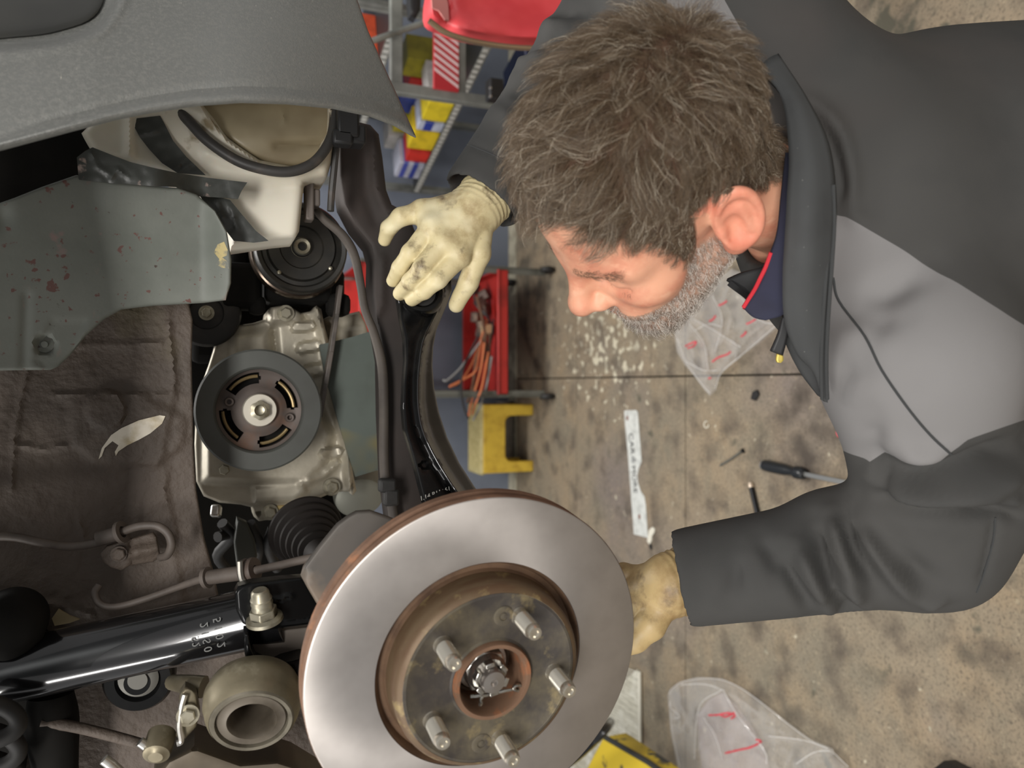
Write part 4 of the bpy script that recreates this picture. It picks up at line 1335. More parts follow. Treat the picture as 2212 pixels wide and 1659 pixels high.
# ---- control arm, gloss black, with its bushing
arm_o2 = [(862, 600), (880, 556), (916, 540), (955, 552), (975, 590), (976, 628), (968, 652), (956, 680), (943, 712), (936, 748), (934, 790), (938, 840), (948, 890), (966, 945), (992, 1000), (1024, 1050), (1060, 1100), (1010, 1140), (930, 1140), (915, 1082), (902, 1030), (890, 985), (874, 930), (870, 880), (872, 830), (876, 780), (874, 730), (866, 690), (860, 650)]
ridge = [(958, 640), (946, 668), (930, 700), (915, 736), (908, 775), (904, 820), (904, 870), (910, 915), (924, 955), (946, 998), (972, 1040), (992, 1070), (1010, 1100)]


def side_of(x, y):
    """positive on the flange side of the ridge"""
    P = np.asarray(ridge, float)
    xr = np.interp(y, P[:, 1], P[:, 0])
    return x - xr


def arm_y(x, y):
    return 0.885 - 0.00016 * np.clip(y - 640, 0, 500)


def arm_h(x, y):
    s = side_of(x, y)
    k = sstep(610, 660, y)
    v = -0.030 * sstep(1, 16, s) * k - 0.0009 * np.clip(s - 10, 0, 40) * k
    v += 0.0035 * np.exp(-(s / 3.2) ** 2) * k
    v -= 0.003 * np.exp(-((s + 14) / 7.0) ** 2) * k
    v -= 0.010 * sstep(11, 7, np.hypot((x - 918), (y - 1005)))
    v += 0.012 * sstep(56, 40, np.hypot(x - 916, y - 622))
    return v


relief('control_arm', arm_o2, arm_y, M_BLACK, car, step=6, h=arm_h, thick=0.012, edge=6, edge_h=0.003, label='new gloss black control arm held by the gloved hand')
carm = bpy.data.objects['control_arm']
rp_ = crom(ridge, 3)
T_A0 = bvh(carm)
pts = [hit(T_A0, x - 1, y, 0.0002) for x, y in rp_ if y > 652 and y < 1095]
tube('arm_edge', [p for p in pts if p is not None], 0.0016, mat('black_edge_gloss', (24, 24, 24), 0.12, coat=1.0), carm, 10, 1)
bc = PY(913, 634, 0.862)
BR = 0.862 / float(rays(913, 634)[1]) / FPX
lathe('bushing_ring', [(30 * BR, -0.012), (30 * BR, 0.006), (34 * BR, 0.010), (42 * BR, 0.010), (46 * BR, 0.006), (46 * BR, -0.02)], M_BLACK, carm, bc, (0.1, -1, 0.25), 56)
lathe('bushing_rubber', [(0, 0.010), (10 * BR, 0.010), (12 * BR, 0.002), (28 * BR, 0.002), (31 * BR, -0.004)], M_RUBBER, carm, bc, (0.1, -1, 0.25), 40)
T_ARM = bvh(carm)
pts = [hit(T_ARM, x, y, 0.0006) for x, y in ((922, 1073), (968, 1057))]
if all(p is not None for p in pts):
    d_ = pts[1] - pts[0]
    text('stamped_number', '1.14 B11+61.1', (pts[0] + pts[1]) / 2, -d_ * -1, RV * 1.0 - UV_ * 0.3, 0.0075, mat('white_stamp', (206, 206, 200), 0.5), carm, 0.0002)

# ---- dust shield, knuckle clamp, strut
relief('dust_shield', [(650, 1244), (656, 1224), (690, 1178), (728, 1132), (752, 1114), (770, 1104), (800, 1102), (840, 1116), (900, 1140), (1000, 1200), (1000, 1500), (760, 1440), (702, 1330), (684, 1304), (664, 1270)], lambda x, y: 0.668 - 0.00004 * (x - 800), mat('sooty_shield_steel', (86, 80, 74), 0.55, 0.3, layers=[((66, 66, 64), 5, 0.42, 0.68, 4), ((110, 96, 82), 14, 0.6, 0.74, 4)]), car, step=12, thick=0.004, edge=7, edge_h=0.0035)
q0, q1 = PD(-170, 1492, 0.715), PD(610, 1322, 0.745)
strut = tube('strut', [q0 + (q1 - q0) * t for t in np.linspace(0, 1, 12)], [0.0290] * 12, M_STRUT, car, 64, 0, label='gloss black strut body')
lathe('strut_collar', [(0.0285, -0.006), (0.0315, -0.004), (0.033, 0), (0.0315, 0.004), (0.0285, 0.006)], M_BLACK, strut, q0 + (q1 - q0) * 0.225, q1 - q0, 48)
T_ST = bvh(strut)
M_STAMP = mat('raised_stamp_paint', (120, 120, 118), 0.25, coat=0.5)
for i, (body, cx, y0) in enumerate((('52', 424, 1386), ('2 1 S 0', 446, 1376), ('5 1 0 2', 474, 1366))):
    pa, pb = hit(T_ST, cx, y0 - 12), hit(T_ST, cx + 4, y0 + 12)
    n_ = hit(T_ST, cx, y0, 0.0003)
    text('stamped_code', body, n_, (pb - pa), np.cross(np.asarray(n_) - CAM, pb - pa), 0.010, M_STAMP, strut, 0.0004)

# clamp: upper lug, grey knuckle block, lower lug
lug_o = [(507, 1280), (514, 1266), (540, 1258), (610, 1250), (660, 1246), (690, 1300), (704, 1340), (670, 1350), (600, 1358), (552, 1362), (524, 1346), (510, 1318)]
relief('clamp_lug', lug_o, 0.742, M_BLACK, car, step=7, h=lambda x, y: 0.004 * np.exp(-(seg_dist(x, y, [(520, 1345), (556, 1358), (690, 1342)], False) / 6) ** 2) + 0.003 * np.exp(-(seg_dist(x, y, [(590, 1300), (632, 1286)], False) / 3) ** 2), thick=0.014, edge=8, edge_h=0.005)
relief('clamp_lug', [(528, 1366), (538, 1364), (544, 1400), (556, 1426), (588, 1442), (612, 1430), (650, 1420), (720, 1420), (720, 1470), (600, 1462), (560, 1458), (534, 1440), (528, 1410)], 0.735, M_BLACK, car, step=6, h=lambda x, y: 0.003 * np.exp(-(seg_dist(x, y, [(566, 1450), (620, 1446)], False) / 4) ** 2), thick=0.05, edge=7, edge_h=0.006)
relief('knuckle', [(534, 1362), (560, 1366), (660, 1354), (740, 1340), (740, 1480), (640, 1436), (600, 1436), (560, 1430), (546, 1410), (538, 1384)], 0.762, mat('grey_knuckle', (116, 108, 100), 0.6, 0.2, layers=[((98, 90, 82), 12, 0.42, 0.7, 4)]), car, step=9, thick=0.06, edge=6, edge_h=0.003)
kb = PY(572, 1340, 0.728)
kd = PY(562, 1282, 0.722) - kb
lathe('clamp_bolt', [(0.0095, -0.004), (0.0095, 0.014), (0.0092, 0.016), (0.0098, 0.018), (0.0090, 0.020), (0.0096, 0.022), (0.0086, 0.024), (0.0078, 0.029), (0.0060, 0.031), (0, 0.031)], M_BOLT, car, kb, kd, 28)
nutp = hexagon(0.0125, 0.3)
prism('clamp_nut', nutp, 0.002, 0.012, M_BOLT, car, kb, kd, bevel=0.001)
lathe('nut_flange', [(0, 0), (0.0165, 0), (0.0160, 0.003), (0.012, 0.005)], M_BOLT, car, kb, kd, 32)

# ---- wheel speed sensor cable with its bracket
M_CABLE = mat('dusty_cable', (92, 83, 76), 0.6, layers=[((72, 64, 58), 30, 0.45, 0.7, 4)])
tube('sensor_cable', [PY(x, y, Y) for x, y, Y in ((-160, 1150, .90), (-40, 1158, .89), (30, 1160, .885), (90, 1172, .88), (150, 1180, .88), (210, 1172, .875), (262, 1150, .868), (300, 1137, .862), (338, 1136, .858), (362, 1152, .855), (370, 1176, .855), (362, 1198, .86), (346, 1204, .868))], 0.0042, M_CABLE, car, 10, 6)
tube('sensor_cable', [PY(x, y, Y) for x, y, Y in ((214, 1264, .865), (205, 1280, .862), (212, 1300, .86), (232, 1310, .858), (266, 1308, .856), (320, 1292, .85), (380, 1270, .84), (446, 1248, .82), (530, 1236, .80), (600, 1222, .78), (668, 1206, .76), (720, 1196, .75))], [.0036] * 7 + [.0042] * 5, M_CABLE, car, 10, 6)
tube('cable_sleeve', [PY(212, 1164, .873), PY(262, 1150, .866)], 0.0075, M_CABLE, car, 12, 1)
tube('cable_sleeve', [PY(446, 1248, .818), PY(520, 1238, .80)], 0.0072, M_CABLE, car, 12, 1)
lathe('sleeve_ring', [(0.006, -.002), (0.0115, -.002), (0.0115, .002), (0.006, .002)], M_CABLE, car, PY(262, 1150, .864), PY(290, 1140, .86) - PY(262, 1150, .866), 20, closed=True)
lathe('sleeve_ring', [(0.006, -.002), (0.0105, -.002), (0.0105, .002), (0.006, .002)], M_CABLE, car, PY(447, 1248, .817), PY(470, 1244, .812) - PY(447, 1248, .818), 20, closed=True)
relief('cable_bracket', [(216, 1196), (230, 1180), (262, 1170), (330, 1150), (338, 1160), (346, 1204), (330, 1214), (280, 1222), (262, 1232), (240, 1226), (222, 1214)], 0.872, M_SEAL, car, step=6, h=lambda x, y: 0.010 * np.exp(-(seg_dist(x, y, [(285, 1196), (340, 1184)], False) / 14) ** 2) - 0.004 * np.exp(-(seg_dist(x, y, [(280, 1170), (288, 1222)], False) / 4) ** 2), thick=0.006, edge=5, edge_h=0.002)
bolt('bracket_bolt', 257, 1196, 0.864, 0.0062, M_SEAL, car, flange=1.25)
for dx in (0, 14):
    lathe('grommet', [(0.004, -.003), (0.0118, -.003), (0.0126, 0), (0.0118, .003), (0.004, .003)], mat('brown_grommet', (82, 70, 62), 0.6), car, PY(532 + dx, 1234 - dx * .2, 0.798 - dx * .0002), PY(600, 1222, .78) - PY(530, 1236, .80), 24, closed=True)
tube('grommet_hanger', [PY(x, y, 0.786) for x, y in ((518, 1212), (519, 1236), (523, 1252), (534, 1260), (560, 1256), (566, 1252))], 0.0030, mat('bare_edge_steel', (150, 146, 138), 0.35, 0.7), car, 8, 4)

# ---- the brake disc on its hub
dcen = np.array([-0.2250, 0.5784, 1.3917])
dn = np.array([-0.1731, -0.9849, -0.0075])
disc = empty('brake_disc', dcen, None, None)
disc['label'] = 'worn grey brake disc on a rusty hub with five studs'
finish(disc, car)
RO, RI = 0.140, 0.0854
lathe('friction_ring', [(RI + .001, -0.002), (RI + .0015, 0.0), (RO - .0016, 0.0), (RO - .0004, -0.0008)], M_DISC, disc, dcen, dn, 160, xhint=(0, 0, 1))
lathe('rim_edge', [(RO - .0006, -0.0006), (RO, -0.0014), (RO, -0.0075), (RO - .0025, -0.0085), (RO - .0025, -0.0150), (RO, -0.0160), (RO, -0.0225), (RO - .001, -0.0235), (RI, -0.0235)], M_RUST, disc, dcen, dn, 160, label='rusty outer edge')
lathe('groove', [(RI + .0012, -0.001), (RI - .0005, -0.003), (RI - .0025, -0.008), (RI - .0065, -0.008), (RI - .0085, -0.004)], mat('dark_groove_rust', (104, 80, 60), 0.7, 0.2, layers=[((78, 58, 44), 30, 0.45, 0.65, 4)]), disc, dcen, dn, 128)
lathe('hat_side', [(RI - .0080, -0.006), (RI - .0090, 0.006), (RI - .0095, 0.0155), (RI - .0120, 0.0192), (RI - .0150, 0.0205)], M_HATSIDE, disc, dcen, dn, 128)
lathe('hat_face', [(RI - .0152, 0.0204), (0.068, 0.0206), (0.0675, 0.0202), (0.034, 0.0202), (0.0325, 0.0215), (0.0315, 0.0215)], M_HAT, disc, dcen, dn, 128)
lathe('hub_ring', [(0.0322, 0.018), (0.0318, 0.0245), (0.0308, 0.0262), (0.0280, 0.0262), (0.0268, 0.0240), (0.0262, 0.012), (0.0262, -0.010)], M_ORUST, disc, dcen, dn, 96, label='orange rusted hub rim')
lathe('hub_bore', [(0.0264, -0.008), (0.020, -0.009), (0, -0.009)], mat('bore_brown', (92, 74, 56), 0.6, 0.3), disc, dcen, dn, 48)
DM = frame_z(dn, dcen)
e1 = np.array(DM.to_3x3().col[0])
e2 = np.array(DM.to_3x3().col[1])


def on_disc(px, py, hgt):
    c = dcen + dn * hgt
    r = rays(px, py)
    return CAM + r * (((c - CAM) @ dn) / (r @ dn))


for px, py in ((983, 1437), (1157, 1368), (1225, 1495), (957, 1607), (1110, 1642)):
    tip = on_disc(px, py, 0.050)
    v = tip - dcen
    v = v - dn * (v @ dn)
    v = v / np.linalg.norm(v) * 0.0535
    base = dcen + v
    prof = [(0.0074, 0.020), (0.0066, 0.0212), (0.0066, 0.026)]
    for k in range(12):
        z = 0.026 + k * 0.0016
        prof += [(0.0066, z), (0.0060, z + 0.0008)]
    prof += [(0.0062, 0.0455), (0.0056, 0.0490), (0.0050, 0.0503), (0.0030, 0.0503), (0.0022, 0.0490), (0, 0.0490)]
    lathe('wheel_stud', prof, M_STUD, disc, base, dn, 24)
for px, py in ((1088, 1331), (1040, 1606)):
    q = on_disc(px, py, 0.0204)
    lathe('locating_screw', [(0, 0.0004), (0.0024, 0.0002), (0.0030, -0.0012), (0.0036, 0.0004), (0.0066, 0.0006), (0.0080, 0.0002), (0.0086, -0.001)], M_HAT, disc, q, dn, 24)
# axle nut, castle ring, shaft end and split pin
nc = dcen + dn * -0.006
M_NUT = mat('bright_axle_nut', (196, 194, 188), 0.24, 0.95, layers=[((120, 116, 108), 60, 0.5, 0.68, 4)])
lathe('nut_washer', [(0.010, 0.000), (0.0222, 0.0), (0.0226, 0.002), (0.021, 0.004), (0.010, 0.004)], M_NUT, disc, nc, dn, 48)
prism('axle_nut', hexagon(0.0188, 0.35), 0.003, 0.016, M_NUT, disc, nc, dn, bevel=0.0012)
lathe('nut_collar', [(0.0098, 0.015), (0.0158, 0.016), (0.0150, 0.020), (0.0140, 0.0225), (0.0098, 0.0225)], M_NUT, disc, nc, dn, 48)
for k in range(6):
    a_ = 0.2 + k * PI / 3
    p = nc + dn * 0.025 + 0.0122 * (math.cos(a_) * e1 + math.sin(a_) * e2)
    b = MB()
    b.box(p, 0.0075, 0.0040, 0.0075, [-math.sin(a_) * e1 + math.cos(a_) * e2, math.cos(a_) * e1 + math.sin(a_) * e2, dn])
    b.build('castle_tooth', M_NUT, disc, bevel=0.0008)
lathe('axle_end', [(0.0100, 0.010), (0.0098, 0.030), (0.0088, 0.0325), (0.0030, 0.0330), (0.0016, 0.0305), (0, 0.0305)], mat('axle_grey', (158, 152, 146), 0.35, 0.85), disc, nc, dn, 36)
pin = [on_disc(x, y, z) for x, y, z in ((1016, 1504, .020), (1034, 1503, .021), (1046, 1502, .021), (1060, 1500, .021), (1090, 1492, .021), (1112, 1488, .021))]
tube('split_pin', pin, 0.0014, M_NUT, disc, 8, 3)
tube('split_pin_leg', [on_disc(x, y, z) for x, y, z in ((1044, 1502, .021), (1038, 1512, .022), (1040, 1520, .024), (1036, 1522, .025))], 0.0014, M_NUT, disc, 8, 3)
tube('split_pin_eye', [on_disc(1120 + 10 * math.cos(t), 1486 + 6 * math.sin(t), .0215) for t in np.linspace(0, 2 * PI, 14)], 0.0015, M_NUT, disc, 8, 1)
# hub body and axle behind the disc
lathe('hub_carrier', [(0, -0.03), (0.055, -0.03), (0.06, -0.034), (0.06, -0.07), (0.035, -0.10), (0.02, -0.20), (0, -0.20)], M_VOID, disc, dcen, dn, 40)

# ---- brake caliper hanging behind the disc, piston bore open
kc = PY(560, 1520, 0.70)
cal = empty('brake_caliper', kc, None, None)
finish(cal, car)
cax = -(0.42 * RV + 0.24 * UV_ + 0.87 * FV)
cax /= np.linalg.norm(cax)
KR = 0.70 / float(rays(545, 1530)[1]) / FPX
kc = PY(544, 1558, 0.700)
lathe('cylinder', [(88 * KR, 0.0), (93 * KR, -0.003), (99 * KR, -0.009), (101 * KR, -0.015), (105 * KR, -0.018), (106 * KR, -0.028), (98 * KR, -0.037), (70 * KR, -0.042), (0, -0.042)], M_BRONZE, cal, kc, cax, 80)
lathe('bore_lip', [(88 * KR, -0.0005), (84 * KR, 0.0015), (76 * KR, 0.0012), (73 * KR, -0.004)], mat('grey_lip', (112, 106, 92), 0.5, 0.4, layers=[((84, 78, 66), 30, 0.45, 0.66, 4)]), cal, kc, cax, 64)
lathe('dust_boot', [(74 * KR, -0.003), (70 * KR, -0.0005), (60 * KR, -0.0008), (52 * KR, 0.0005), (47 * KR, -0.003), (47 * KR, -0.036), (0, -0.038)], mat('bore_grey_brown', (98, 90, 78), 0.5, 0.3, layers=[((70, 62, 52), 18, 0.45, 0.7, 4)]), cal, kc, cax, 64)
relief('mounting_ear', [(388, 1500), (400, 1482), (424, 1492), (432, 1540), (424, 1570), (396, 1600), (380, 1590), (384, 1550)], 0.735, M_BRONZE, cal, step=7, thick=0.012, edge=6, edge_h=0.004)
bolt('ear_bolt', 406, 1544, 0.728, 0.0066, M_BOLT, cal)
tube('bleed_boss', [PY(372, 1474, .79), PY(404, 1478, .76), PY(440, 1484, .75)], [0.007, 0.0085, 0.010], M_BRONZE, cal, 12, 2)
relief('caliper_bridge', [(420, 1610), (520, 1646), (600, 1640), (640, 1652), (720, 1700), (720, 1800), (380, 1800), (330, 1680), (360, 1640)], 0.745, mat('caliper_dark_casting', (98, 88, 74), 0.55, 0.3, layers=[((74, 66, 56), 12, 0.42, 0.7, 4)]), cal, step=10, thick=0.05, edge=14, edge_h=0.014)
lathe('guide_bush', [(0, .004), (.006, .004), (.008, .002), (.011, .001), (.012, -.006), (.012, -.02)], M_BRONZE, cal, PY(338, 1628, 0.73), (-0.5, -1, 0.2), 28)
tube('bleed_nipple', [PY(302, 1602, .735), PY(316, 1612, .735), PY(330, 1624, .735)], 0.0042, M_BRIGHT, cal, 10, 2)
tube('bleed_nipple', [PY(224, 1640, .735), PY(240, 1652, .735), PY(262, 1672, .735)], 0.0045, M_BRIGHT, cal, 10, 2)
tube('spring_clip', [PY(x, y, .728) for x, y in ((400, 1500), (392, 1530), (388, 1570), (392, 1600), (382, 1606))], 0.0028, M_BRIGHT, cal, 8, 4)

# ---- things in the dark of the lower left: rod, link, round black mount, hoses
lathe('rubber_mount', [(0, .010), (.012, .010), (.0135, .004), (.018, .003), (.021, .006), (.030, .006), (.033, .001), (.033, -.016), (.02, -.02)], M_BLACK, car, PY(300, 1466, 0.845), (-0.1, -1, 0.1), 56)
lathe('mount_washer', [(0, .0125), (.009, .0125), (.0095, .010), (.014, .010), (.0185, .008)], mat('grey_mount_washer', (92, 90, 84), 0.5, 0.3), car, PY(302, 1458, 0.845), (-0.1, -1, 0.1), 36)
tube('sway_bar', [PY(x, y, Y) for x, y, Y in ((110, 1500, .87), (112, 1560, .868), (120, 1660, .866), (124, 1800, .865))], [0.020, 0.024, 0.020, 0.020], M_VOID, car, 20, 4)
tube('brake_pipe', [PY(x, y, Y) for x, y, Y in ((90, 1560, .85), (150, 1568, .848), (220, 1584, .846), (300, 1606, .84), (330, 1620, .80))], 0.0052, M_SEAL, car, 12, 4)
lathe('spring_seat', [(0, .008), (.018, .008), (.026, .004), (.030, -.004), (.030, -.05)], M_VOID, car, PY(18, 1356, 0.82), (0.1, -1, -0.1), 44)
for k in range(3):
    tube('coil_spring', [PY(-60 + 100 * math.cos(t), 1560 + 60 * k + 46 * math.sin(t), 0.80 + 0.02 * k) for t in np.linspace(-1.4, 1.6, 14)], 0.0075, M_RUBBER, car, 12, 2)
tube('wire_clip', [PY(x, y, .84) for x, y in ((38, 1302), (52, 1330), (66, 1358), (84, 1362), (84, 1322))], 0.0025, M_RUBBER, car, 8, 3)
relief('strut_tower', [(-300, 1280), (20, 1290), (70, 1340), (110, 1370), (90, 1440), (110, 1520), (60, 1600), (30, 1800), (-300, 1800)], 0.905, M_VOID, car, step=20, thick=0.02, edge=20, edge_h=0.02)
relief('bare_edge', [(112, 1336), (126, 1316), (150, 1330), (172, 1338), (150, 1346), (118, 1352)], lambda x, y: 0.893 + 0 * x, mat('pale_rubbed_seal', (150, 136, 104), 0.6), car, step=6, thick=0.003)
# parts of the car that carry on out of the picture
relief('front_fender', [(-430, 470), (-160, 372), (-95, 352), (-80, 480), (-74, 700), (-72, 1000), (-74, 1300), (-90, 1800), (-700, 1800), (-700, -300), (-420, -300)], lambda x, y: 0.66 + 0.00003 * np.abs(y - 400), mat('body_paint', (92, 96, 98), 0.3, 0.3), car, step=40, thick=0.004)

# ================================================================== THE MECHANIC
# ---- signed distance modelling: a body is one continuous surface
def vsub(P, c):
    return P - np.asarray(c, np.float32)


def s_ell(P, c, r, B=None):
    q = vsub(P, c)
    if B is not None:
        q = q @ np.asarray(B, np.float32)
    r = np.asarray(r, np.float32)
    k0 = np.sqrt(((q / r) ** 2).sum(-1))
    k1 = np.sqrt(((q / (r * r)) ** 2).sum(-1)) + 1e-9
    return k0 * (k0 - 1) / k1


def s_cap(P, a, b, ra, rb):
    a, b = np.asarray(a, np.float32), np.asarray(b, np.float32)
    d = b - a
    q = P - a
    t = np.clip(q @ d / float(d @ d), 0, 1)
    return np.sqrt(((q - t[..., None] * d) ** 2).sum(-1)) - (ra + (rb - ra) * t)


def smin(a, b, k):
    h = np.clip(0.5 + 0.5 * (b - a) / k, 0, 1)
    return b + (a - b) * h - k * h * (1 - h)


def smax(a, b, k):
    return -smin(-a, -b, k)


def iso(field, axes):
    """mesh of the zero surface of a field sampled on (possibly uneven) axes"""
    vox = np.clip(field, -0.02, 0.02).astype(np.float32)
    g = openvdb.FloatGrid(0.02)
    g.copyFromArray(vox)
    pts, quads = g.convertToQuads(0.0)
    out = np.stack([np.interp(pts[:, k], np.arange(len(axes[k])), axes[k]) for k in range(3)], -1)
    return out, quads[:, ::-1] if False else quads


def grid(axes):
    return np.stack(np.meshgrid(*[a.astype(np.float32) for a in axes], indexing='ij'), -1)


def fix_normals(V, Q):
    """turn the faces outwards"""
    a, b, c = V[Q[:, 0]], V[Q[:, 1]], V[Q[:, 2]]
    vol = (np.cross(b - a, c - a) * (a - V.mean(0))).sum()
    return Q[:, ::-1] if vol < 0 else Q


def vnormals(V, Q):
    n = np.cross(V[Q[:, 2]] - V[Q[:, 0]], V[Q[:, 3]] - V[Q[:, 1]])
    out = np.zeros_like(V)
    for k in range(4):
        np.add.at(out, Q[:, k], n)
    return out / (np.linalg.norm(out, axis=1)[:, None] + 1e-12)


def smooth_mesh(V, Q, it=2, lam=0.5):
    e = np.vstack([Q[:, [0, 1]], Q[:, [1, 2]], Q[:, [2, 3]], Q[:, [3, 0]]])
    for _ in range(it):
        s = np.zeros_like(V)
        n = np.zeros(len(V))
        np.add.at(s, e[:, 0], V[e[:, 1]])
        np.add.at(s, e[:, 1], V[e[:, 0]])
        np.add.at(n, e[:, 0], 1)
        np.add.at(n, e[:, 1], 1)
        V = V + lam * (s / n[:, None] - V)
    return V


def fmesh(name, V, Q, m, parent=None, attrs=None, **kw):
    me = bpy.data.meshes.new(name)
    me.vertices.add(len(V))
    me.vertices.foreach_set('co', np.asarray(V, np.float32).ravel())
    k = Q.shape[1]
    me.loops.add(len(Q) * k)
    me.loops.foreach_set('vertex_index', Q.astype(np.int32).ravel())
    me.polygons.add(len(Q))
    me.polygons.foreach_set('loop_start', np.arange(0, len(Q) * k, k, dtype=np.int32))
    me.polygons.foreach_set('use_smooth', np.ones(len(Q), bool))
    me.update(calc_edges=True)
    me.validate()
    for nm, vals in (attrs or {}).items():
        at = me.attributes.new(nm, 'FLOAT', 'POINT')
        at.data.foreach_set('value', np.asarray(vals, np.float32))
    me.materials.append(m)
    o = bpy.data.objects.new(name, me)
    COL.objects.link(o)
    return finish(o, parent, **kw)


def uneven(lo, hi, flo, fhi, fine, coarse):
    parts = []
    if lo < flo:
        n = max(2, int(math.ceil((flo - lo) / coarse)))
        parts.append(np.linspace(lo, flo, n, endpoint=False))
    n = int(math.ceil((fhi - flo) / fine))
    parts.append(np.linspace(flo, fhi, n, endpoint=False))
    n = max(2, int(math.ceil((hi - fhi) / coarse)))
    parts.append(np.linspace(fhi, hi, n))
    return np.concatenate(parts)


# ---- joints
HC = np.array([0.16407, 0.54858, 1.24363])
HB = np.array([[-0.72869, -0.59301, 0.34256], [0.39843, -0.77393, -0.49222], [0.55701, -0.22219, 0.80023]])   # columns: forward, left, up


def hp_(f, l, u):
    return HC + HB @ np.array([f, l, u], float)


C7 = PD(1800, 390, 0.68)
LS, LE, LW = PD(1985, 770, 0.665), PD(2015, 1166, 0.745), PD(1475, 1248, 0.80)
RS, RE, RW = PD(1580, -50, 0.76), PD(1340, -10, 0.96), PD(1040, 432, 0.895)
PEL = np.array([0.25, 0.36, 0.62])
SP = (PEL - C7) / np.linalg.norm(PEL - C7)
WD = LS - RS
WD = WD - SP * (WD @ SP)
WD /= np.linalg.norm(WD)
BK = np.cross(SP, WD)
if BK @ (CAM - C7) < 0:
    BK = -BK
TB = np.array([SP, WD, BK]).T
CH = C7 + SP * 0.17 - BK * 0.085 + WD * 0.008
AB = C7 + SP * 0.38 - BK * 0.08 + WD * 0.02
KL, KR_ = PEL + np.array([-0.13, 0.40, -0.14]), PEL + np.array([0.14, 0.40, -0.12])
AL, AR_ = np.array([KL[0], KL[1] - 0.18, 0.09]), np.array([KR_[0], KR_[1] - 0.16, 0.09])
LH, RH = PD(1370, 1312, 0.815), PD(950, 520, 0.868)   # the palms

person = None
# ---- body
axx = uneven(-0.62, 0.75, 0.0, 0.33, 0.0021, 0.012)
axy = uneven(0.05, 1.05, 0.40, 0.74, 0.0021, 0.012)
axz = uneven(-0.02, 1.78, 1.09, 1.43, 0.0021, 0.012)
G = grid((axx, axy, axz))
sh = G.shape[:3]


def body_field(P, g):
    """trunk and limbs, kept inside the clothes by the shrink g"""
    d = s_ell(P, CH, (0.22, 0.165 , 0.10), TB) 
    d = smin(d, s_ell(P, AB, (0.20, 0.15, 0.10), TB), 0.06)
    nb = hp_(-0.035, 0, -0.03)
    d = smin(d, s_cap(P, nb, C7 - BK * 0.085 + SP * 0.03, 0.053, 0.040), 0.03)
    d = smin(d, s_cap(P, C7 - BK * 0.09 + SP * 0.06, LS - BK * 0.03, 0.045, 0.045), 0.05)
    d = smin(d, s_cap(P, C7 - BK * 0.09 + SP * 0.06, RS - BK * 0.03, 0.045, 0.045), 0.05)
    for a, b_, c, h in ((LS, LE, LW, LH), (RS, RE, RW, RH)):
        d = smin(d, s_cap(P, a, b_, 0.044, 0.036), 0.03)
        d = smin(d, s_cap(P, b_, c, 0.036, 0.024), 0.02)
        d = smin(d, s_cap(P, c, h, 0.022, 0.020), 0.02)
    for hx, k, a in ((-0.09, KL, AL), (0.09, KR_, AR_)):
        h = PEL + np.array([hx, 0.0, 0.0])
        d = smin(d, s_cap(P, h, k, 0.078, 0.052), 0.05)
        d = smin(d, s_cap(P, k, a, 0.05, 0.034), 0.03)
    return d


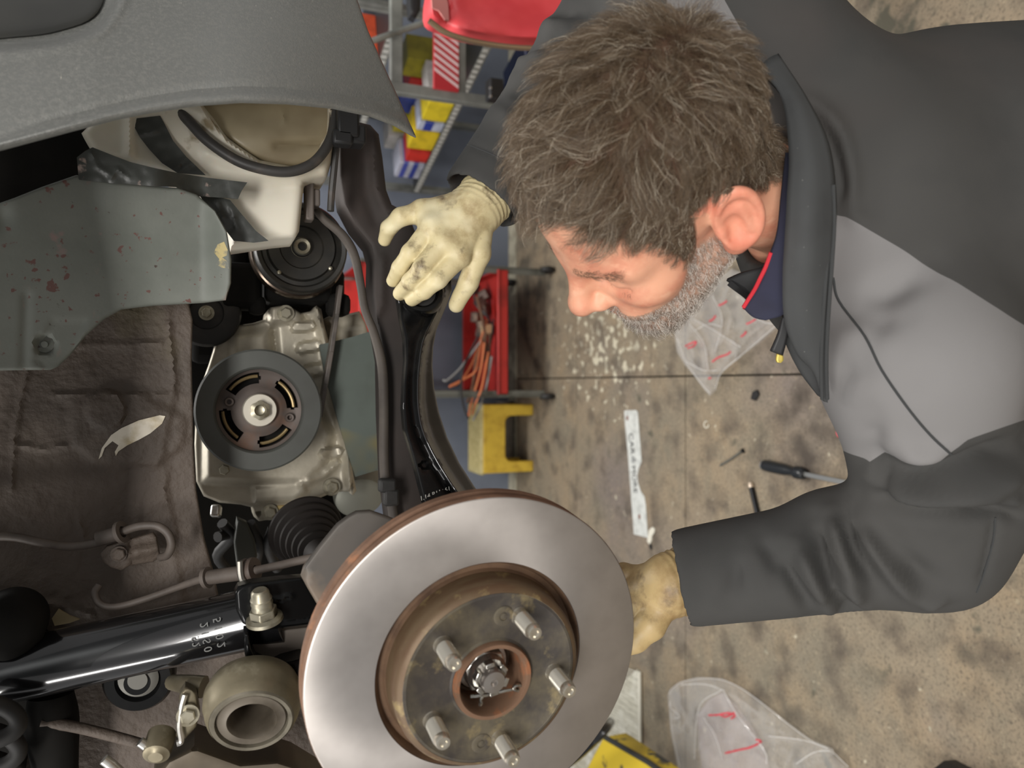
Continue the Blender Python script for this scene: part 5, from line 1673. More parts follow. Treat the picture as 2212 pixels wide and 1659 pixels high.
def head_field(P, base):
    q = (P - HC.astype(np.float32)) @ HB.astype(np.float32)
    d = s_ell(q, (-0.004, 0, 0.046), (0.100, 0.077, 0.089))
    d = smin(d, s_ell(q, (0.050, 0, -0.022), (0.047, 0.056, 0.076)), 0.030)
    m = q * np.array([1, 0, 1], np.float32)
    m[..., 1] = np.abs(q[..., 1])                                # mirrored half
    d = smin(d, s_cap(m, (0.004, 0.050, -0.045), (0.068, 0.020, -0.096), 0.017, 0.016), 0.026)
    d = smin(d, s_ell(m, (0.080, 0, -0.098), (0.020, 0.023, 0.017)), 0.022)
    d = smin(d, s_ell(m, (0.060, 0.043, -0.020), (0.024, 0.018, 0.017)), 0.020)
    d = smin(d, s_cap(m, (0.087, 0.010, 0.022), (0.066, 0.047, 0.019), 0.0095, 0.010), 0.016)
    d = smax(d, -s_ell(m, (0.098, 0.031, 0.002), (0.021, 0.019, 0.0125)), 0.012)
    d = smin(d, s_ell(m, (0.0735, 0.031, 0.001), (0.0135, 0.0155, 0.0125)), 0.004)
    # nose
    d = smin(d, s_cap(m, (0.092, 0, 0.016), (0.113, 0, -0.020), 0.0085, 0.0105), 0.012)
    d = smin(d, s_ell(m, (0.1150, 0, -0.0255), (0.0125, 0.0120, 0.0110)), 0.008)
    d = smin(d, s_ell(m, (0.1005, 0.0125, -0.0300), (0.0115, 0.0075, 0.0085)), 0.006)
    d = smax(d, -s_ell(m, (0.1065, 0.0085, -0.0385), (0.0055, 0.0035, 0.0050)), 0.003)
    # lips
    d = smin(d, s_ell(m, (0.0940, 0, -0.0560), (0.0100, 0.0250, 0.0065)), 0.008)
    d = smin(d, s_ell(m, (0.0920, 0, -0.0690), (0.0100, 0.0210, 0.0070)), 0.008)
    d = smax(d, -s_cap(m, (0.104, 0, -0.0625), (0.090, 0.024, -0.0625), 0.0016, 0.0012), 0.003)
    # muzzle fold beside the nose
    d = smin(d, s_ell(m, (0.078, 0.026, -0.050), (0.018, 0.016, 0.020)), 0.014)
    # eyelid crease
    d = smax(d, -s_cap(m, (0.0885, 0.020, -0.0065), (0.0800, 0.046, -0.0055), 0.0019, 0.0014), 0.002)
    # ear: shell, rim, lobe, hollow
    th = math.radians(-14)
    E = np.array([[math.cos(th), 0, math.sin(th)], [0, 1, 0], [-math.sin(th), 0, math.cos(th)]], np.float32)
    A = math.radians(24)
    E2 = E @ np.array([[math.cos(A), math.sin(A), 0], [-math.sin(A), math.cos(A), 0], [0, 0, 1]], np.float32)
    e = (m - np.array([-0.012, 0.082, 0.004], np.float32)) @ E2
    ear = s_ell(e, (0, 0, 0.002), (0.0195, 0.0060, 0.0310))
    ear = smin(ear, s_ell(e, (0.004, -0.001, -0.027), (0.0100, 0.0058, 0.0115)), 0.008)
    ring = np.sqrt((np.sqrt((e[..., 0] / 0.0172) ** 2 + ((e[..., 2] - 0.004) / 0.0280) ** 2) - 1) ** 2 * 0.021 ** 2 + (e[..., 1] - 0.0045) ** 2) - 0.0043
    ring = np.where(e[..., 0] > 0.012, ring + (e[..., 0] - 0.012) * 0.8, ring)
    ear = smin(ear, ring, 0.003)
    ear = smax(ear, -s_ell(e, (0.004, 0.0085, -0.002), (0.0098, 0.0090, 0.0145)), 0.003)
    ear = smin(ear, s_cap(e, (-0.009, 0.0045, -0.010), (-0.004, 0.0042, 0.018), 0.0026, 0.0022), 0.004)
    ear = smin(ear, s_ell(e, (0.013, 0.001, -0.006), (0.004, 0.005, 0.007)), 0.004)
    d = smin(d, ear, 0.005)
    return smin(d, base, 0.026)


F_ = body_field(G.reshape(-1, 3), 0).reshape(sh)
i0, i1 = np.searchsorted(axx, -0.0), np.searchsorted(axx, 0.33)
j0, j1 = np.searchsorted(axy, 0.40), np.searchsorted(axy, 0.74)
k0, k1 = np.searchsorted(axz, 1.09), np.searchsorted(axz, 1.43)
sub = G[i0:i1, j0:j1, k0:k1]
F_[i0:i1, j0:j1, k0:k1] = head_field(sub.reshape(-1, 3), F_[i0:i1, j0:j1, k0:k1].reshape(-1)).reshape(sub.shape[:3])
del G, sub
V, Q = iso(F_, (axx, axy, axz))
del F_
Q = fix_normals(V, Q)
V = smooth_mesh(V, Q, 2, 0.4)
NB = vnormals(V, Q)
hq = (V - HC) @ HB                 # vertices in head coordinates
f_, l_, u_ = hq[:, 0], hq[:, 1], hq[:, 2]
al = np.abs(l_)


def hairline(f, a):
    """height above which hair grows, as a function of how far forward and how far to the side"""
    front = 0.082 - 0.020 * np.clip((a - 0.036) / 0.03, 0, 1)
    h = np.interp(f, [-0.12, -0.075, -0.050, -0.030, -0.012, 0.012, 0.020, 0.034, 0.040, 0.050, 0.062, 0.075, 0.12], [-0.052, -0.052, -0.030, 0.000, 0.030, 0.032, -0.012, -0.012, 0.020, 0.048, 0.056, 0.060, 0.07])
    return np.where(f > 0.06, np.maximum(h, front - 0.02 * np.clip((0.075 - f) / 0.015, 0, 1)), h)


scalp = np.clip((u_ - hairline(f_, al)) / 0.008, -1, 1)
scalp = np.where((np.linalg.norm(V - HC, axis=1) < 0.2), scalp, -1)
# ear is bare
earm = (al > 0.0755 + 0.0 * f_) & (f_ < 0.016) & (f_ > -0.045) & (u_ < 0.040) & (u_ > -0.045)
scalp = np.where(earm, -1, scalp)
beard_top = np.interp(f_, [0.0, 0.016, 0.036, 0.056, 0.074, 0.086, 0.12], [-0.018, -0.010, -0.016, -0.042, -0.046, -0.040, -0.040])
beard = np.clip((beard_top - u_) / 0.007, -1, 1)
beard = np.minimum(beard, np.clip((f_ - (-0.006 + 0.3 * np.clip(-0.06 - u_, 0, 1))) / 0.008, -1, 1))
beard = np.minimum(beard, np.clip((u_ + 0.125) / 0.01, -1, 1))
lips = (np.abs(u_ + 0.0625) < 0.008) & (al < 0.022)
beard = np.where(lips | earm, -1, beard)
beard = np.where((np.linalg.norm(V - HC, axis=1) < 0.2) & (NB @ HB[:, 2] < 2), beard, -1)
beard = np.where((u_ > -0.046) & (al > 0.02) & (f_ > 0.08), -1, beard)

M_SKIN = mat('warm_skin', (222, 164, 134), 0.48, sss=0.10, layers=[((204, 132, 106), 26, 0.46, 0.70, 4), ((230, 176, 146), 60, 0.55, 0.75, 3)], bump=(700, 0.15, 0.0004), bump2=(90, 0.12, 0.0012))
# hair roots darken the scalp, the beard greys the cheek, the ear is redder
nt = M_SKIN.node_tree


def skin_layer(attr, col, amt):
    N, L = nt.nodes, nt.links
    p = N['Principled BSDF']
    old = p.inputs['Base Color'].links[0].from_socket
    at = N.new('ShaderNodeAttribute')
    at.attribute_name = attr
    mr = N.new('ShaderNodeMapRange')
    mr.inputs['From Min'].default_value, mr.inputs['From Max'].default_value = -0.4, 1.0
    mr.inputs['To Max'].default_value = amt
    L.new(at.outputs['Fac'], mr.inputs['Value'])
    mx = N.new('ShaderNodeMix')
    mx.data_type = 'RGBA'
    L.new(mr.outputs[0], mx.inputs[0])
    L.new(old, mx.inputs[6])
    mx.inputs[7].default_value = c8(*col)
    L.new(mx.outputs[2], p.inputs['Base Color'])


skin_layer('scalp', (70, 58, 48), 0.95)
skin_layer('beard', (150, 128, 112), 0.75)
skin_layer('flush', (216, 116, 96), 0.38)
pn = nt.nodes['Principled BSDF']
at_ = nt.nodes.new('ShaderNodeAttribute')
at_.attribute_name = 'scalp'
mr_ = nt.nodes.new('ShaderNodeMapRange')
mr_.inputs['From Min'].default_value, mr_.inputs['From Max'].default_value = -0.2, 0.6
mr_.inputs['To Min'].default_value, mr_.inputs['To Max'].default_value = 0.4, 0.0
nt.links.new(at_.outputs['Fac'], mr_.inputs['Value'])
nt.links.new(mr_.outputs[0], pn.inputs['Specular IOR Level'])
flush = np.where(earm, 0.9, -1) * 1.0
flush = np.maximum(flush, 0.5 - np.linalg.norm(hq - np.array([0.118, 0, -0.026]), axis=1) / 0.03)
flush = np.maximum(flush, 1 - np.linalg.norm((hq - np.array([-0.03, 0.062, -0.02])) / np.array([1, 1, 1]), axis=1) / 0.03)
person = fmesh('person', V, Q, M_SKIN, None, {'scalp': scalp, 'beard': beard, 'flush': flush}, label='bearded man in a dark and grey jacket, bending to the wheel arch', cat='person')


# ---- hair, beard and brows as strands
def strands(name, roots, nrm, length, lean, spread, radius, mcurve, npts=8, curl=0.0, clump=0.0, nclump=500, lift=0.6, seed=1, **kw):
    r = np.random.RandomState(seed)
    n = len(roots)
    t = lean - nrm * (lean * nrm).sum(1)[:, None]
    t /= np.linalg.norm(t, axis=1)[:, None] + 1e-9
    # clumps share a sideways bend and a phase
    cs = roots[r.choice(n, min(nclump, n), False)]
    cid = np.zeros(n, int)
    for a in range(0, n, 2000):
        d = ((roots[a:a + 2000, None, :] - cs[None]) ** 2).sum(-1)
        cid[a:a + 2000] = d.argmin(1)
    cb = r.randn(len(cs))[cid] * curl
    cl = (r.rand(len(cs))[cid] - 0.5)
    ct = r.randn(len(cs), 3)[cid] * spread
    side = np.cross(nrm, t)
    t = t + ct * 0.8 + r.randn(n, 3) * spread * 0.5
    t -= nrm * (t * nrm).sum(1)[:, None] * 0.6
    t /= np.linalg.norm(t, axis=1)[:, None] + 1e-9
    L_ = length * (0.75 + 0.5 * r.rand(n)) * (1 + 0.5 * cl)
    P = np.zeros((n, npts, 3))
    pos = roots - nrm * 0.001
    lf = lift * (0.8 + 0.4 * r.rand(n)) * (1 + 0.8 * cl)
    P[:, 0] = pos
    for k in range(1, npts):
        s_ = k / (npts - 1)
        d = nrm * (lf * (1 - 0.95 * s_) + 0.05)[:, None] + t * (0.35 + 0.9 * s_) + side * (cb * (s_ * 2.2 - 0.3))[:, None] + side * (0.35 * curl * np.sin(s_ * 5 + cl * 9))[:, None]
        d /= np.linalg.norm(d, axis=1)[:, None]
        pos = pos + d * (L_ / (npts - 1))[:, None]
        P[:, k] = pos
    if clump:
        # draw the tips of a clump together
        cnt = np.bincount(cid, minlength=len(cs)).astype(float)
        for k in range(2, npts):
            m = np.zeros((len(cs), 3))
            np.add.at(m, cid, P[:, k])
            m /= cnt[:, None] + 1e-9
            P[:, k] += (m[cid] - P[:, k]) * clump * (k / (npts - 1)) ** 1.5
    P[:, 2:] += r.randn(n, npts - 2, 3) * 0.0006
    cu = bpy.data.hair_curves.new(name)
    cu.add_curves([npts] * n)
    cu.position_data.foreach_set('vector', P.astype(np.float32).ravel())
    rad = np.repeat(np.linspace(1.0, 0.35, npts)[None], n, 0) * radius * (0.8 + 0.4 * r.rand(n))[:, None]
    at = cu.attributes.get('radius') or cu.attributes.new('radius', 'FLOAT', 'POINT')
    at.data.foreach_set('value', rad.astype(np.float32).ravel())
    cu.materials.append(mcurve)
    o = bpy.data.objects.new(name, cu)
    COL.objects.link(o)
    return finish(o, person, kind='stuff', **kw)


def hair_mat(name, base, light, share, rough=0.45, dark=None):
    m = bpy.data.materials.new(name)
    m.use_nodes = True
    nt = m.node_tree
    N, L = nt.nodes, nt.links
    p = N['Principled BSDF']
    p.inputs['Roughness'].default_value = rough
    p.inputs['Specular IOR Level'].default_value = 0.45
    hi = N.new('ShaderNodeHairInfo')
    cr = N.new('ShaderNodeValToRGB')
    e = cr.color_ramp.elements
    e[0].position, e[0].color = 0.0, c8(*(dark or tuple(int(c * .6) for c in base)))
    e[1].position, e[1].color = 1.0, c8(*light)
    q = cr.color_ramp.elements.new(0.5)
    q.color = c8(*base)
    q = cr.color_ramp.elements.new(max(0.55, 1 - share * 1.3))
    q.color = c8(*tuple(int(c * 1.12) for c in base))
    q = cr.color_ramp.elements.new(max(0.6, 1 - share))
    q.color = c8(*light)
    L.new(hi.outputs['Random'], cr.inputs[0])
    L.new(cr.outputs[0], p.inputs['Base Color'])
    return m


def sample(mask, n, seed):
    """points spread evenly over the faces whose mask is positive"""
    r = np.random.RandomState(seed)
    fm = mask[Q].mean(1)
    idx = np.where(fm > 0)[0]
    a = np.linalg.norm(np.cross(V[Q[idx, 2]] - V[Q[idx, 0]], V[Q[idx, 3]] - V[Q[idx, 1]]), axis=1)
    a = a * np.clip(fm[idx] * 1.6, 0, 1)
    pick = r.choice(idx, n, True, a / a.sum())
    u, v = r.rand(n, 1), r.rand(n, 1)
    q = Q[pick]
    P = (V[q[:, 0]] * (1 - u) + V[q[:, 1]] * u) * (1 - v) + (V[q[:, 3]] * (1 - u) + V[q[:, 2]] * u) * v
    nn = NB[q].mean(1)
    return P, nn / np.linalg.norm(nn, axis=1)[:, None]


P, nn = sample(scalp, 46000, 5)
h = (P - HC) @ HB
whorl = np.array([-0.088, 0.012, 0.115])
away = h - whorl
away[:, 2] *= 0.45
away = away / (np.linalg.norm(away, axis=1)[:, None] + 1e-6) + np.array([0.35, 0, 0])
top = np.clip((h[:, 2] - 0.03) / 0.08, 0, 1)
backw = np.clip((-h[:, 0] - 0.02) / 0.06, 0, 1)
length = 0.0115 + 0.021 * top * (1 - 0.35 * backw) + 0.004 * backw
flow = np.array([[mnoise.noise((p[0] * 16, p[1] * 16, p[2] * 16)), mnoise.noise((p[0] * 16 + 9, p[1] * 16, p[2] * 16)), mnoise.noise((p[0] * 16, p[1] * 16 + 5, p[2] * 16))] for p in h])
lean = (away + flow * 0.9) @ HB.T
strands('hair', P, nn, length, lean, 0.42, 0.000085, hair_mat('brown_hair', (104, 87, 68), (214, 202, 180), 0.05, rough=0.34, dark=(60, 48, 38)), 8, 0.55, 0.55, 1500, 0.75, 3, label='short wavy brown hair with some grey')
P, nn = sample(beard, 17000, 6)
h = (P - HC) @ HB
lean = (np.array([0.25, 0, -0.8]) + np.column_stack([0 * h[:, 0], h[:, 1] * 4, 0 * h[:, 0]])) @ HB.T
ln_b = 0.0055 + 0.0065 * np.clip((-0.05 - h[:, 2]) / 0.05, 0, 1)
strands('beard', P, nn, ln_b, lean, 0.35, 0.00010, hair_mat('grey_beard', (150, 136, 122), (224, 216, 206), 0.42, dark=(84, 70, 60)), 5, 0.25, 0.2, 900, 0.7, 4, label='short grey and white beard')
brow = np.where((np.abs(u_ - (0.026 - 0.10 * np.clip(al - 0.034, 0, 1))) < 0.0048) & (al > 0.012) & (al < 0.052) & (f_ > 0.05), 1.0, -1.0)
P, nn = sample(brow, 700, 7)
h = (P - HC) @ HB
lean = np.column_stack([-0.2 + 0 * h[:, 0], np.sign(h[:, 1]) * 1.0, 0.15 + 0 * h[:, 0]]) @ HB.T
strands('eyebrow', P, nn, 0.008 + 0 * h[:, 0], lean, 0.25, 0.00008, hair_mat('brow_hair', (104, 82, 64), (170, 150, 130), 0.1), 5, 0.1, 0.0, 60, 0.35, 8)
lash = np.where((np.abs(u_ + 0.006) < 0.0022) & (al > 0.018) & (al < 0.047) & (f_ > 0.06), 1.0, -1.0)
P, nn = sample(lash, 260, 9)
h = (P - HC) @ HB
lean = np.column_stack([0.6 + 0 * h[:, 0], 0.2 * np.sign(h[:, 1]), -0.6 + 0 * h[:, 0]]) @ HB.T
strands('eyelash', P, nn, 0.006 + 0 * h[:, 0], lean, 0.1, 0.00007, hair_mat('lash_hair', (60, 46, 38), (90, 70, 60), 0.1), 4, 0.0, 0.0, 20, 0.3, 10)

# ---- jacket
M_JKT = mat('charcoal_softshell', (68, 67, 65), 0.85, layers=[((58, 58, 57), 5, 0.42, 0.7, 4), ((74, 69, 66), 3, 0.6, 0.78, 3)], attr=('panel', (122, 120, 119), 0.0008), bump=(1400, 0.3, 0.0004), spec=0.25)
lo = np.minimum.reduce([LS, LE, LW, RS, RE, RW, C7, PEL]) - 0.16
hi = np.maximum.reduce([LS, LE, LW, RS, RE, RW, C7]) + 0.13
res = 0.0044
ax = [np.arange(lo[k], hi[k], res) for k in range(3)]
G = grid(ax)
sh = G.shape[:3]
Pg = G.reshape(-1, 3)
d = s_ell(Pg, CH, (0.235, 0.190, 0.125), TB)
d = smin(d, s_ell(Pg, AB + SP * 0.02, (0.24, 0.178, 0.125), TB), 0.08)
d = smin(d, s_cap(Pg, C7 - BK * 0.035 + SP * 0.045 + WD * 0.03, LS - BK * 0.01, 0.074, 0.076), 0.06)
d = smin(d, s_cap(Pg, C7 - BK * 0.035 + SP * 0.045 - WD * 0.03, RS - BK * 0.01, 0.074, 0.070), 0.06)
dl = smin(s_cap(Pg, LS, LE, 0.076, 0.062), s_cap(Pg, LE, LW, 0.060, 0.050), 0.03)
dr = smin(s_cap(Pg, RS, RE, 0.072, 0.058), s_cap(Pg, RE, RW, 0.056, 0.049), 0.03)
dl = smin(dl, s_ell(Pg, PD(1800, 1165, .765), (.050, .050, .045)), 0.02)
dl = smin(dl, s_ell(Pg, PD(2150, 1015, .720), (.055, .055, .055)), 0.05)
d = smin(d, dl, 0.03)
d = smin(d, dr, 0.03)
# open cuffs and hem: cut the ends flat and hollow them; open neck
def cut(d, p, n_, k=0.003):
    """cut off what lies beyond the plane, near the point only"""
    q = Pg - np.asarray(p, np.float32)
    pl = q @ np.asarray(n_, np.float32)
    near = np.sqrt((q ** 2).sum(-1)) < 0.14
    return np.where(near, smax(d, pl, k), d)


for el, wr_, in ((LE, LW), (RE, RW)):
    ax_ = (wr_ - el) / np.linalg.norm(wr_ - el)
    d = cut(d, wr_ + ax_ * 0.004, ax_)
    d = smax(d, -s_cap(Pg, wr_ - ax_ * 0.045, wr_ + ax_ * 0.05, 0.040, 0.046), 0.003)
hem = PEL + SP * 0.02
d = np.where((Pg - hem.astype(np.float32)) @ SP.astype(np.float32) > -0.05, smax(d, (Pg - hem.astype(np.float32)) @ SP.astype(np.float32), 0.004), d)
neck_a, neck_b = C7 - BK * 0.085 + SP * 0.02, hp_(-0.03, 0, -0.02)
d = smax(d, -s_cap(Pg, neck_a, neck_a + (neck_b - neck_a) * 2.2, 0.052, 0.070), 0.006)
VJ, QJ = iso(d.reshape(sh), ax)
del G, Pg, d, dl, dr
QJ = fix_normals(VJ, QJ)
VJ = smooth_mesh(VJ, QJ, 4, 0.5)
NJ = vnormals(VJ, QJ)
px = to_px(VJ)
face = (NJ * (CAM - VJ)).sum(1) > -0.01
px_x, px_y = px[:, 0], px[:, 1]


def fold(poly, w, amp):
    global VJ
    dd = seg_dist(px_x, px_y, crom(poly, 6) if len(poly) > 2 else poly, False)
    w = w * 1.25
    amp = math.copysign(min(abs(amp) * 1.7, w * 0.00085), amp)
    ends = np.minimum(np.hypot(px_x - poly[0][0], px_y - poly[0][1]), np.hypot(px_x - poly[-1][0], px_y - poly[-1][1]))
    VJ = VJ + NJ * (amp * np.exp(-(dd / w) ** 2) * face * (0.25 + 0.75 * sstep(0, 2.6 * w, ends)))[:, None]


# sleeve folds: (path, half width, height); negative heights are valleys
for poly, w, a in [
    ([(1760, 1125), (1780, 1200), (1800, 1270), (1840, 1320)], 15, -.010), ([(1795, 1110), (1815, 1190), (1845, 1270)], 14, .010),
    ([(1690, 1190), (1720, 1260), (1765, 1330)], 13, -.009), ([(1720, 1180), (1755, 1250), (1790, 1310)], 14, .009),
    ([(1825, 1120), (1850, 1190), (1900, 1270)], 12, -.010), ([(1860, 1130), (1890, 1190), (1950, 1260), (2000, 1290)], 16, .010),
    ([(1920, 1190), (1975, 1240), (2040, 1280)], 24, -.008), ([(1640, 1160), (1665, 1200), (1680, 1250)], 12, -.005),
    ([(1600, 1190), (1590, 1240), (1580, 1300)], 16, -.004), ([(1785, 1280), (1830, 1275), (1870, 1310)], 12, .009), ([(1800, 1300), (1850, 1330), (1890, 1330)], 9, -.008),
    ([(1985, 1290), (2010, 1300), (2060, 1290)], 9, .007),
    ([(1880, 990), (1960, 1035), (2080, 1010), (2212, 960)], 18, -.012), ([(1890, 1030), (1980, 1070), (2100, 1060), (2220, 1010)], 20, .009),
    ([(1870, 1060), (1950, 1098), (2070, 1105), (2180, 1080)], 14, -.010), ([(2090, 1090), (2170, 1080), (2220, 1090)], 14, .009), ([(2080, 1110), (2160, 1104), (2220, 1120)], 10, -.008),
    ([(1890, 990), (1905, 1040), (1925, 1065)], 9, -.009), ([(2150, 1120), (2140, 1180), (2120, 1260)], 5, -.004),
    # shoulder panel
    ([(1840, 660), (1930, 620), (2010, 580)], 24, -.007), ([(1860, 720), (1910, 690), (1950, 670)], 22, -.005), ([(1800, 760), (1850, 730), (1900, 740)], 26, .006),
    ([(1810, 830), (1830, 800), (1860, 790)], 18, -.004), ([(1870, 900), (1880, 940), (1870, 980)], 22, -.006), ([(1930, 960), (1990, 985), (2060, 975)], 16, .006),
    ([(1940, 850), (1970, 830), (2000, 810)], 20, -.003),
    # yoke folds near the collar
    ([(1735, 240), (1790, 300), (1815, 380), (1822, 440)], 10, -.009), ([(1760, 230), (1815, 290), (1840, 380), (1836, 460)], 14, .007), ([(1822, 450), (1850, 470), (1880, 490)], 12, .004),
    ([(1690, 190), (1760, 235), (1800, 260)], 16, .004),
    # far sleeve behind the head
    ([(1090, 210), (1130, 190), (1180, 200)], 12, -.008), ([(1110, 160), (1150, 130), (1200, 130)], 14, .010), ([(1130, 140), (1170, 95), (1215, 90)], 10, -.009), ([(1170, 90), (1200, 55), (1240, 60)], 14, .010), ([(1190, 60), (1220, 30), (1250, 30)], 9, -.008),
    ([(1010, 310), (1060, 330), (1110, 355)], 3.5, -.004),
    ([(1060, 240), (1090, 250), (1120, 280)], 14, .005),
]:
    fold(poly, w, a)
VJ = smooth_mesh(VJ, QJ, 3, 0.45)
# cloth colour panels: light shoulder yokes, the rest charcoal
lp = [(1795, 462), (1830, 470), (1900, 510), (2020, 580), (2212, 702), (2420, 830), (2420, 800), (2340, 860), (2212, 908), (2090, 950), (1990, 1010), (1930, 1005), (1900, 992), (1870, 1004), (1700, 900), (1760, 700), (1785, 560)]
rp = [(1440, -300), (1530, -90), (1565, 0), (1616, 90), (1600, 150), (1500, 120), (1440, 20)]
pan = np.maximum(sdist(px_x, px_y, lp), np.where(VJ @ WD < (C7 @ WD) - 0.05, sdist(px_x, px_y, rp), -50))
pan = np.where(np.minimum(np.linalg.norm(VJ - LS, axis=1), np.linalg.norm(VJ - RS, axis=1)) < 0.24, pan, -60)
jacket = fmesh('jacket', VJ, QJ, M_JKT, person, {'panel': np.clip(pan / 1000.0, -0.05, 0.05)}, label='charcoal softshell jacket with lighter grey shoulder panels')
T_J = bvh(jacket)
M_SEAM = mat('seam_thread', (54, 55, 55), 0.9)


def seam(poly, r=0.0011, m=None, lift=0.0004):
    pts = [hit(T_J, x, y, lift) for x, y in crom(poly, 5)]
    pts = [p for p in pts if p is not None]
    if len(pts) > 3:
        tube('seam', pts, r, m or M_SEAM, jacket, 6, 1)


seam([(1800, 600), (1812, 650), (1868, 726), (1905, 800), (1960, 880), (2010, 940), (2055, 982)])
seam([(2150, 1118), (2145, 1170), (2125, 1240), (2110, 1280)], 0.0009)
seam([(1010, 312), (1060, 332), (1108, 356)], 0.0010)

# ---- collar, shirt collar, zip
def sheet(name, rows, m, parent, thick=0.003, nu=6, **kw):
    """a cloth sheet lofted through rows of points (x, y, distance)"""
    R_ = [np.array([PD(x, y, dd) for x, y, dd in r]) for r in rows]
    R_ = [crom(r, nu) for r in R_]
    A = np.array(R_)
    A = np.array([crom(A[:, j], 4) for j in range(A.shape[1])]).transpose(1, 0, 2)
    nr, nc = A.shape[:2]
    Fc = [(i * nc + j, i * nc + j + 1, (i + 1) * nc + j + 1, (i + 1) * nc + j) for i in range(nr - 1) for j in range(nc - 1)]
    o = mesh(name, A.reshape(-1, 3), Fc, m, parent, sharp=60, **kw)
    sm = o.modifiers.new('thickness', 'SOLIDIFY')
    sm.thickness = thick
    sm.offset = 0
    return o


M_COLLAR = mat('charcoal_collar', (68, 69, 69), 0.85, layers=[((58, 58, 58), 8, 0.45, 0.7, 4), ((120, 120, 116), 240, 0.74, 0.78, 2)], bump=(1400, 0.3, 0.0004), spec=0.25)
collar = sheet('collar', [
    [(1640, 150, .64), (1690, 215, .612), (1706, 330, .590), (1702, 430, .582), (1697, 520, .584), (1692, 600, .592), (1696, 690, .612), (1722, 760, .632), (1760, 800, .645), (1780, 862, .655)],
    [(1660, 130, .645), (1720, 220, .603), (1748, 330, .580), (1750, 430, .572), (1748, 520, .574), (1742, 600, .584), (1740, 690, .604), (1748, 760, .626), (1770, 815, .643), (1782, 866, .656)],
    [(1680, 120, .65), (1740, 215, .612), (1786, 310, .592), (1802, 420, .586), (1800, 520, .588), (1794, 600, .596), (1786, 690, .612), (1784, 760, .630), (1786, 820, .645), (1785, 868, .657)],
], M_COLLAR, jacket, 0.004)
for off in (0, 11):
    tube('piping', [PD(x - off, y, dd - 0.003) for x, y, dd in ((1800, 400, .585), (1802, 480, .586), (1797, 570, .591), (1792, 640, .599), (1787, 720, .618), (1785, 790, .636), (1787, 862, .655))], 0.0016, M_SEAM, collar, 8, 5)
M_NAVY = mat('navy_polo', (44, 46, 66), 0.85, layers=[((38, 38, 54), 14, 0.45, 0.7, 3)], bump=(1200, 0.3, 0.0004))
shirt = sheet('shirt_collar', [
    [(1700, 330, .612), (1690, 420, .608), (1681, 500, .612), (1664, 550, .622), (1645, 600, .636), (1622, 640, .652), (1606, 664, .660)],
    [(1706, 330, .606), (1700, 420, .600), (1696, 500, .604), (1690, 560, .612), (1680, 620, .626), (1660, 665, .644), (1628, 684, .656)],
    [(1712, 330, .602), (1708, 420, .596), (1708, 500, .600), (1706, 570, .606), (1704, 640, .620), (1694, 676, .640), (1655, 690, .652)],
], M_NAVY, person, 0.003, label='navy polo collar with a red edge')
tube('red_edge', [PD(x, y, dd - 0.002) for x, y, dd in ((1666, 545, .621), (1655, 575, .628), (1642, 602, .636), (1630, 626, .646), (1616, 648, .655), (1606, 664, .659))], 0.0018, mat('red_trim', (196, 40, 52), 0.7), shirt, 8, 4)
sheet('red_lining', [[(1636, 622, .646), (1622, 640, .653), (1604, 666, .661)], [(1640, 636, .650), (1630, 654, .656), (1616, 672, .662)]], mat('red_lining_cloth', (190, 38, 50), 0.8), shirt, 0.002)
sheet('zip_facing', [
    [(1570, 604, .70), (1600, 590, .69), (1640, 578, .68), (1672, 566, .67)],
    [(1600, 626, .70), (1622, 616, .69), (1650, 606, .68), (1680, 600, .67)],
    [(1626, 660, .69), (1640, 650, .685), (1662, 640, .68), (1690, 630, .67)]], mat('black_zip_facing', (30, 30, 31), 0.7), jacket, 0.004)
b = MB()
zz = [PD(x, y, dd) for x, y, dd in crom([(1576, 612, .696), (1594, 626, .694), (1612, 640, .69), (1628, 656, .686)], 9)]
for p, q in zip(zz[:-1], zz[1:]):
    dd = (q - p) / np.linalg.norm(q - p)
    s_ = np.cross(dd, FV)
    b.box(p, 0.0012, 0.005, 0.002, [dd, s_, np.cross(dd, s_)])
b.build('zip_tooth', mat('black_zip_teeth', (34, 34, 35), 0.4, 0.5), jacket, kind='stuff')
tab = sheet('zip_tab', [[(1690, 680, .66), (1680, 720, .665), (1664, 758, .67)], [(1706, 690, .66), (1700, 730, .665), (1690, 768, .67)]], M_DARK, jacket, 0.004)
sheet('yellow_tab_end', [[(1678, 764, .669), (1676, 776, .67), (1679, 783, .67)], [(1691, 768, .669), (1691, 778, .67), (1686, 784, .67)]], mat('brass_tab', (206, 184, 92), 0.4, 0.4), tab, 0.003)
sheet('jacket_front', [
    [(1690, 690, .67), (1700, 740, .675), (1730, 800, .68), (1770, 850, .685)],
    [(1740, 690, .655), (1752, 740, .66), (1770, 800, .668), (1784, 860, .675)],
    [(1790, 690, .66), (1796, 740, .665), (1798, 800, .672), (1792, 868, .68)]], M_COLLAR, jacket, 0.005)

# ---- gloves
M_GLOVE = mat('dirty_cream_latex', (204, 190, 148), 0.5, sss=0.05, layers=[((150, 128, 88), 26, 0.52, 0.72, 5), ((96, 80, 60), 34, 0.60, 0.74, 6), ((222, 212, 176), 18, 0.55, 0.75, 3)], bump=(160, 0.25, 0.0012), bump2=(60, 0.12, 0.002))
M_GLOVE2 = mat('soiled_brown_latex', (178, 154, 108), 0.5, sss=0.05, layers=[((130, 102, 64), 18, 0.46, 0.68, 5), ((88, 68, 46), 24, 0.58, 0.74, 6), ((204, 186, 142), 14, 0.56, 0.75, 3)], bump=(130, 0.3, 0.0015), bump2=(50, 0.2, 0.002))


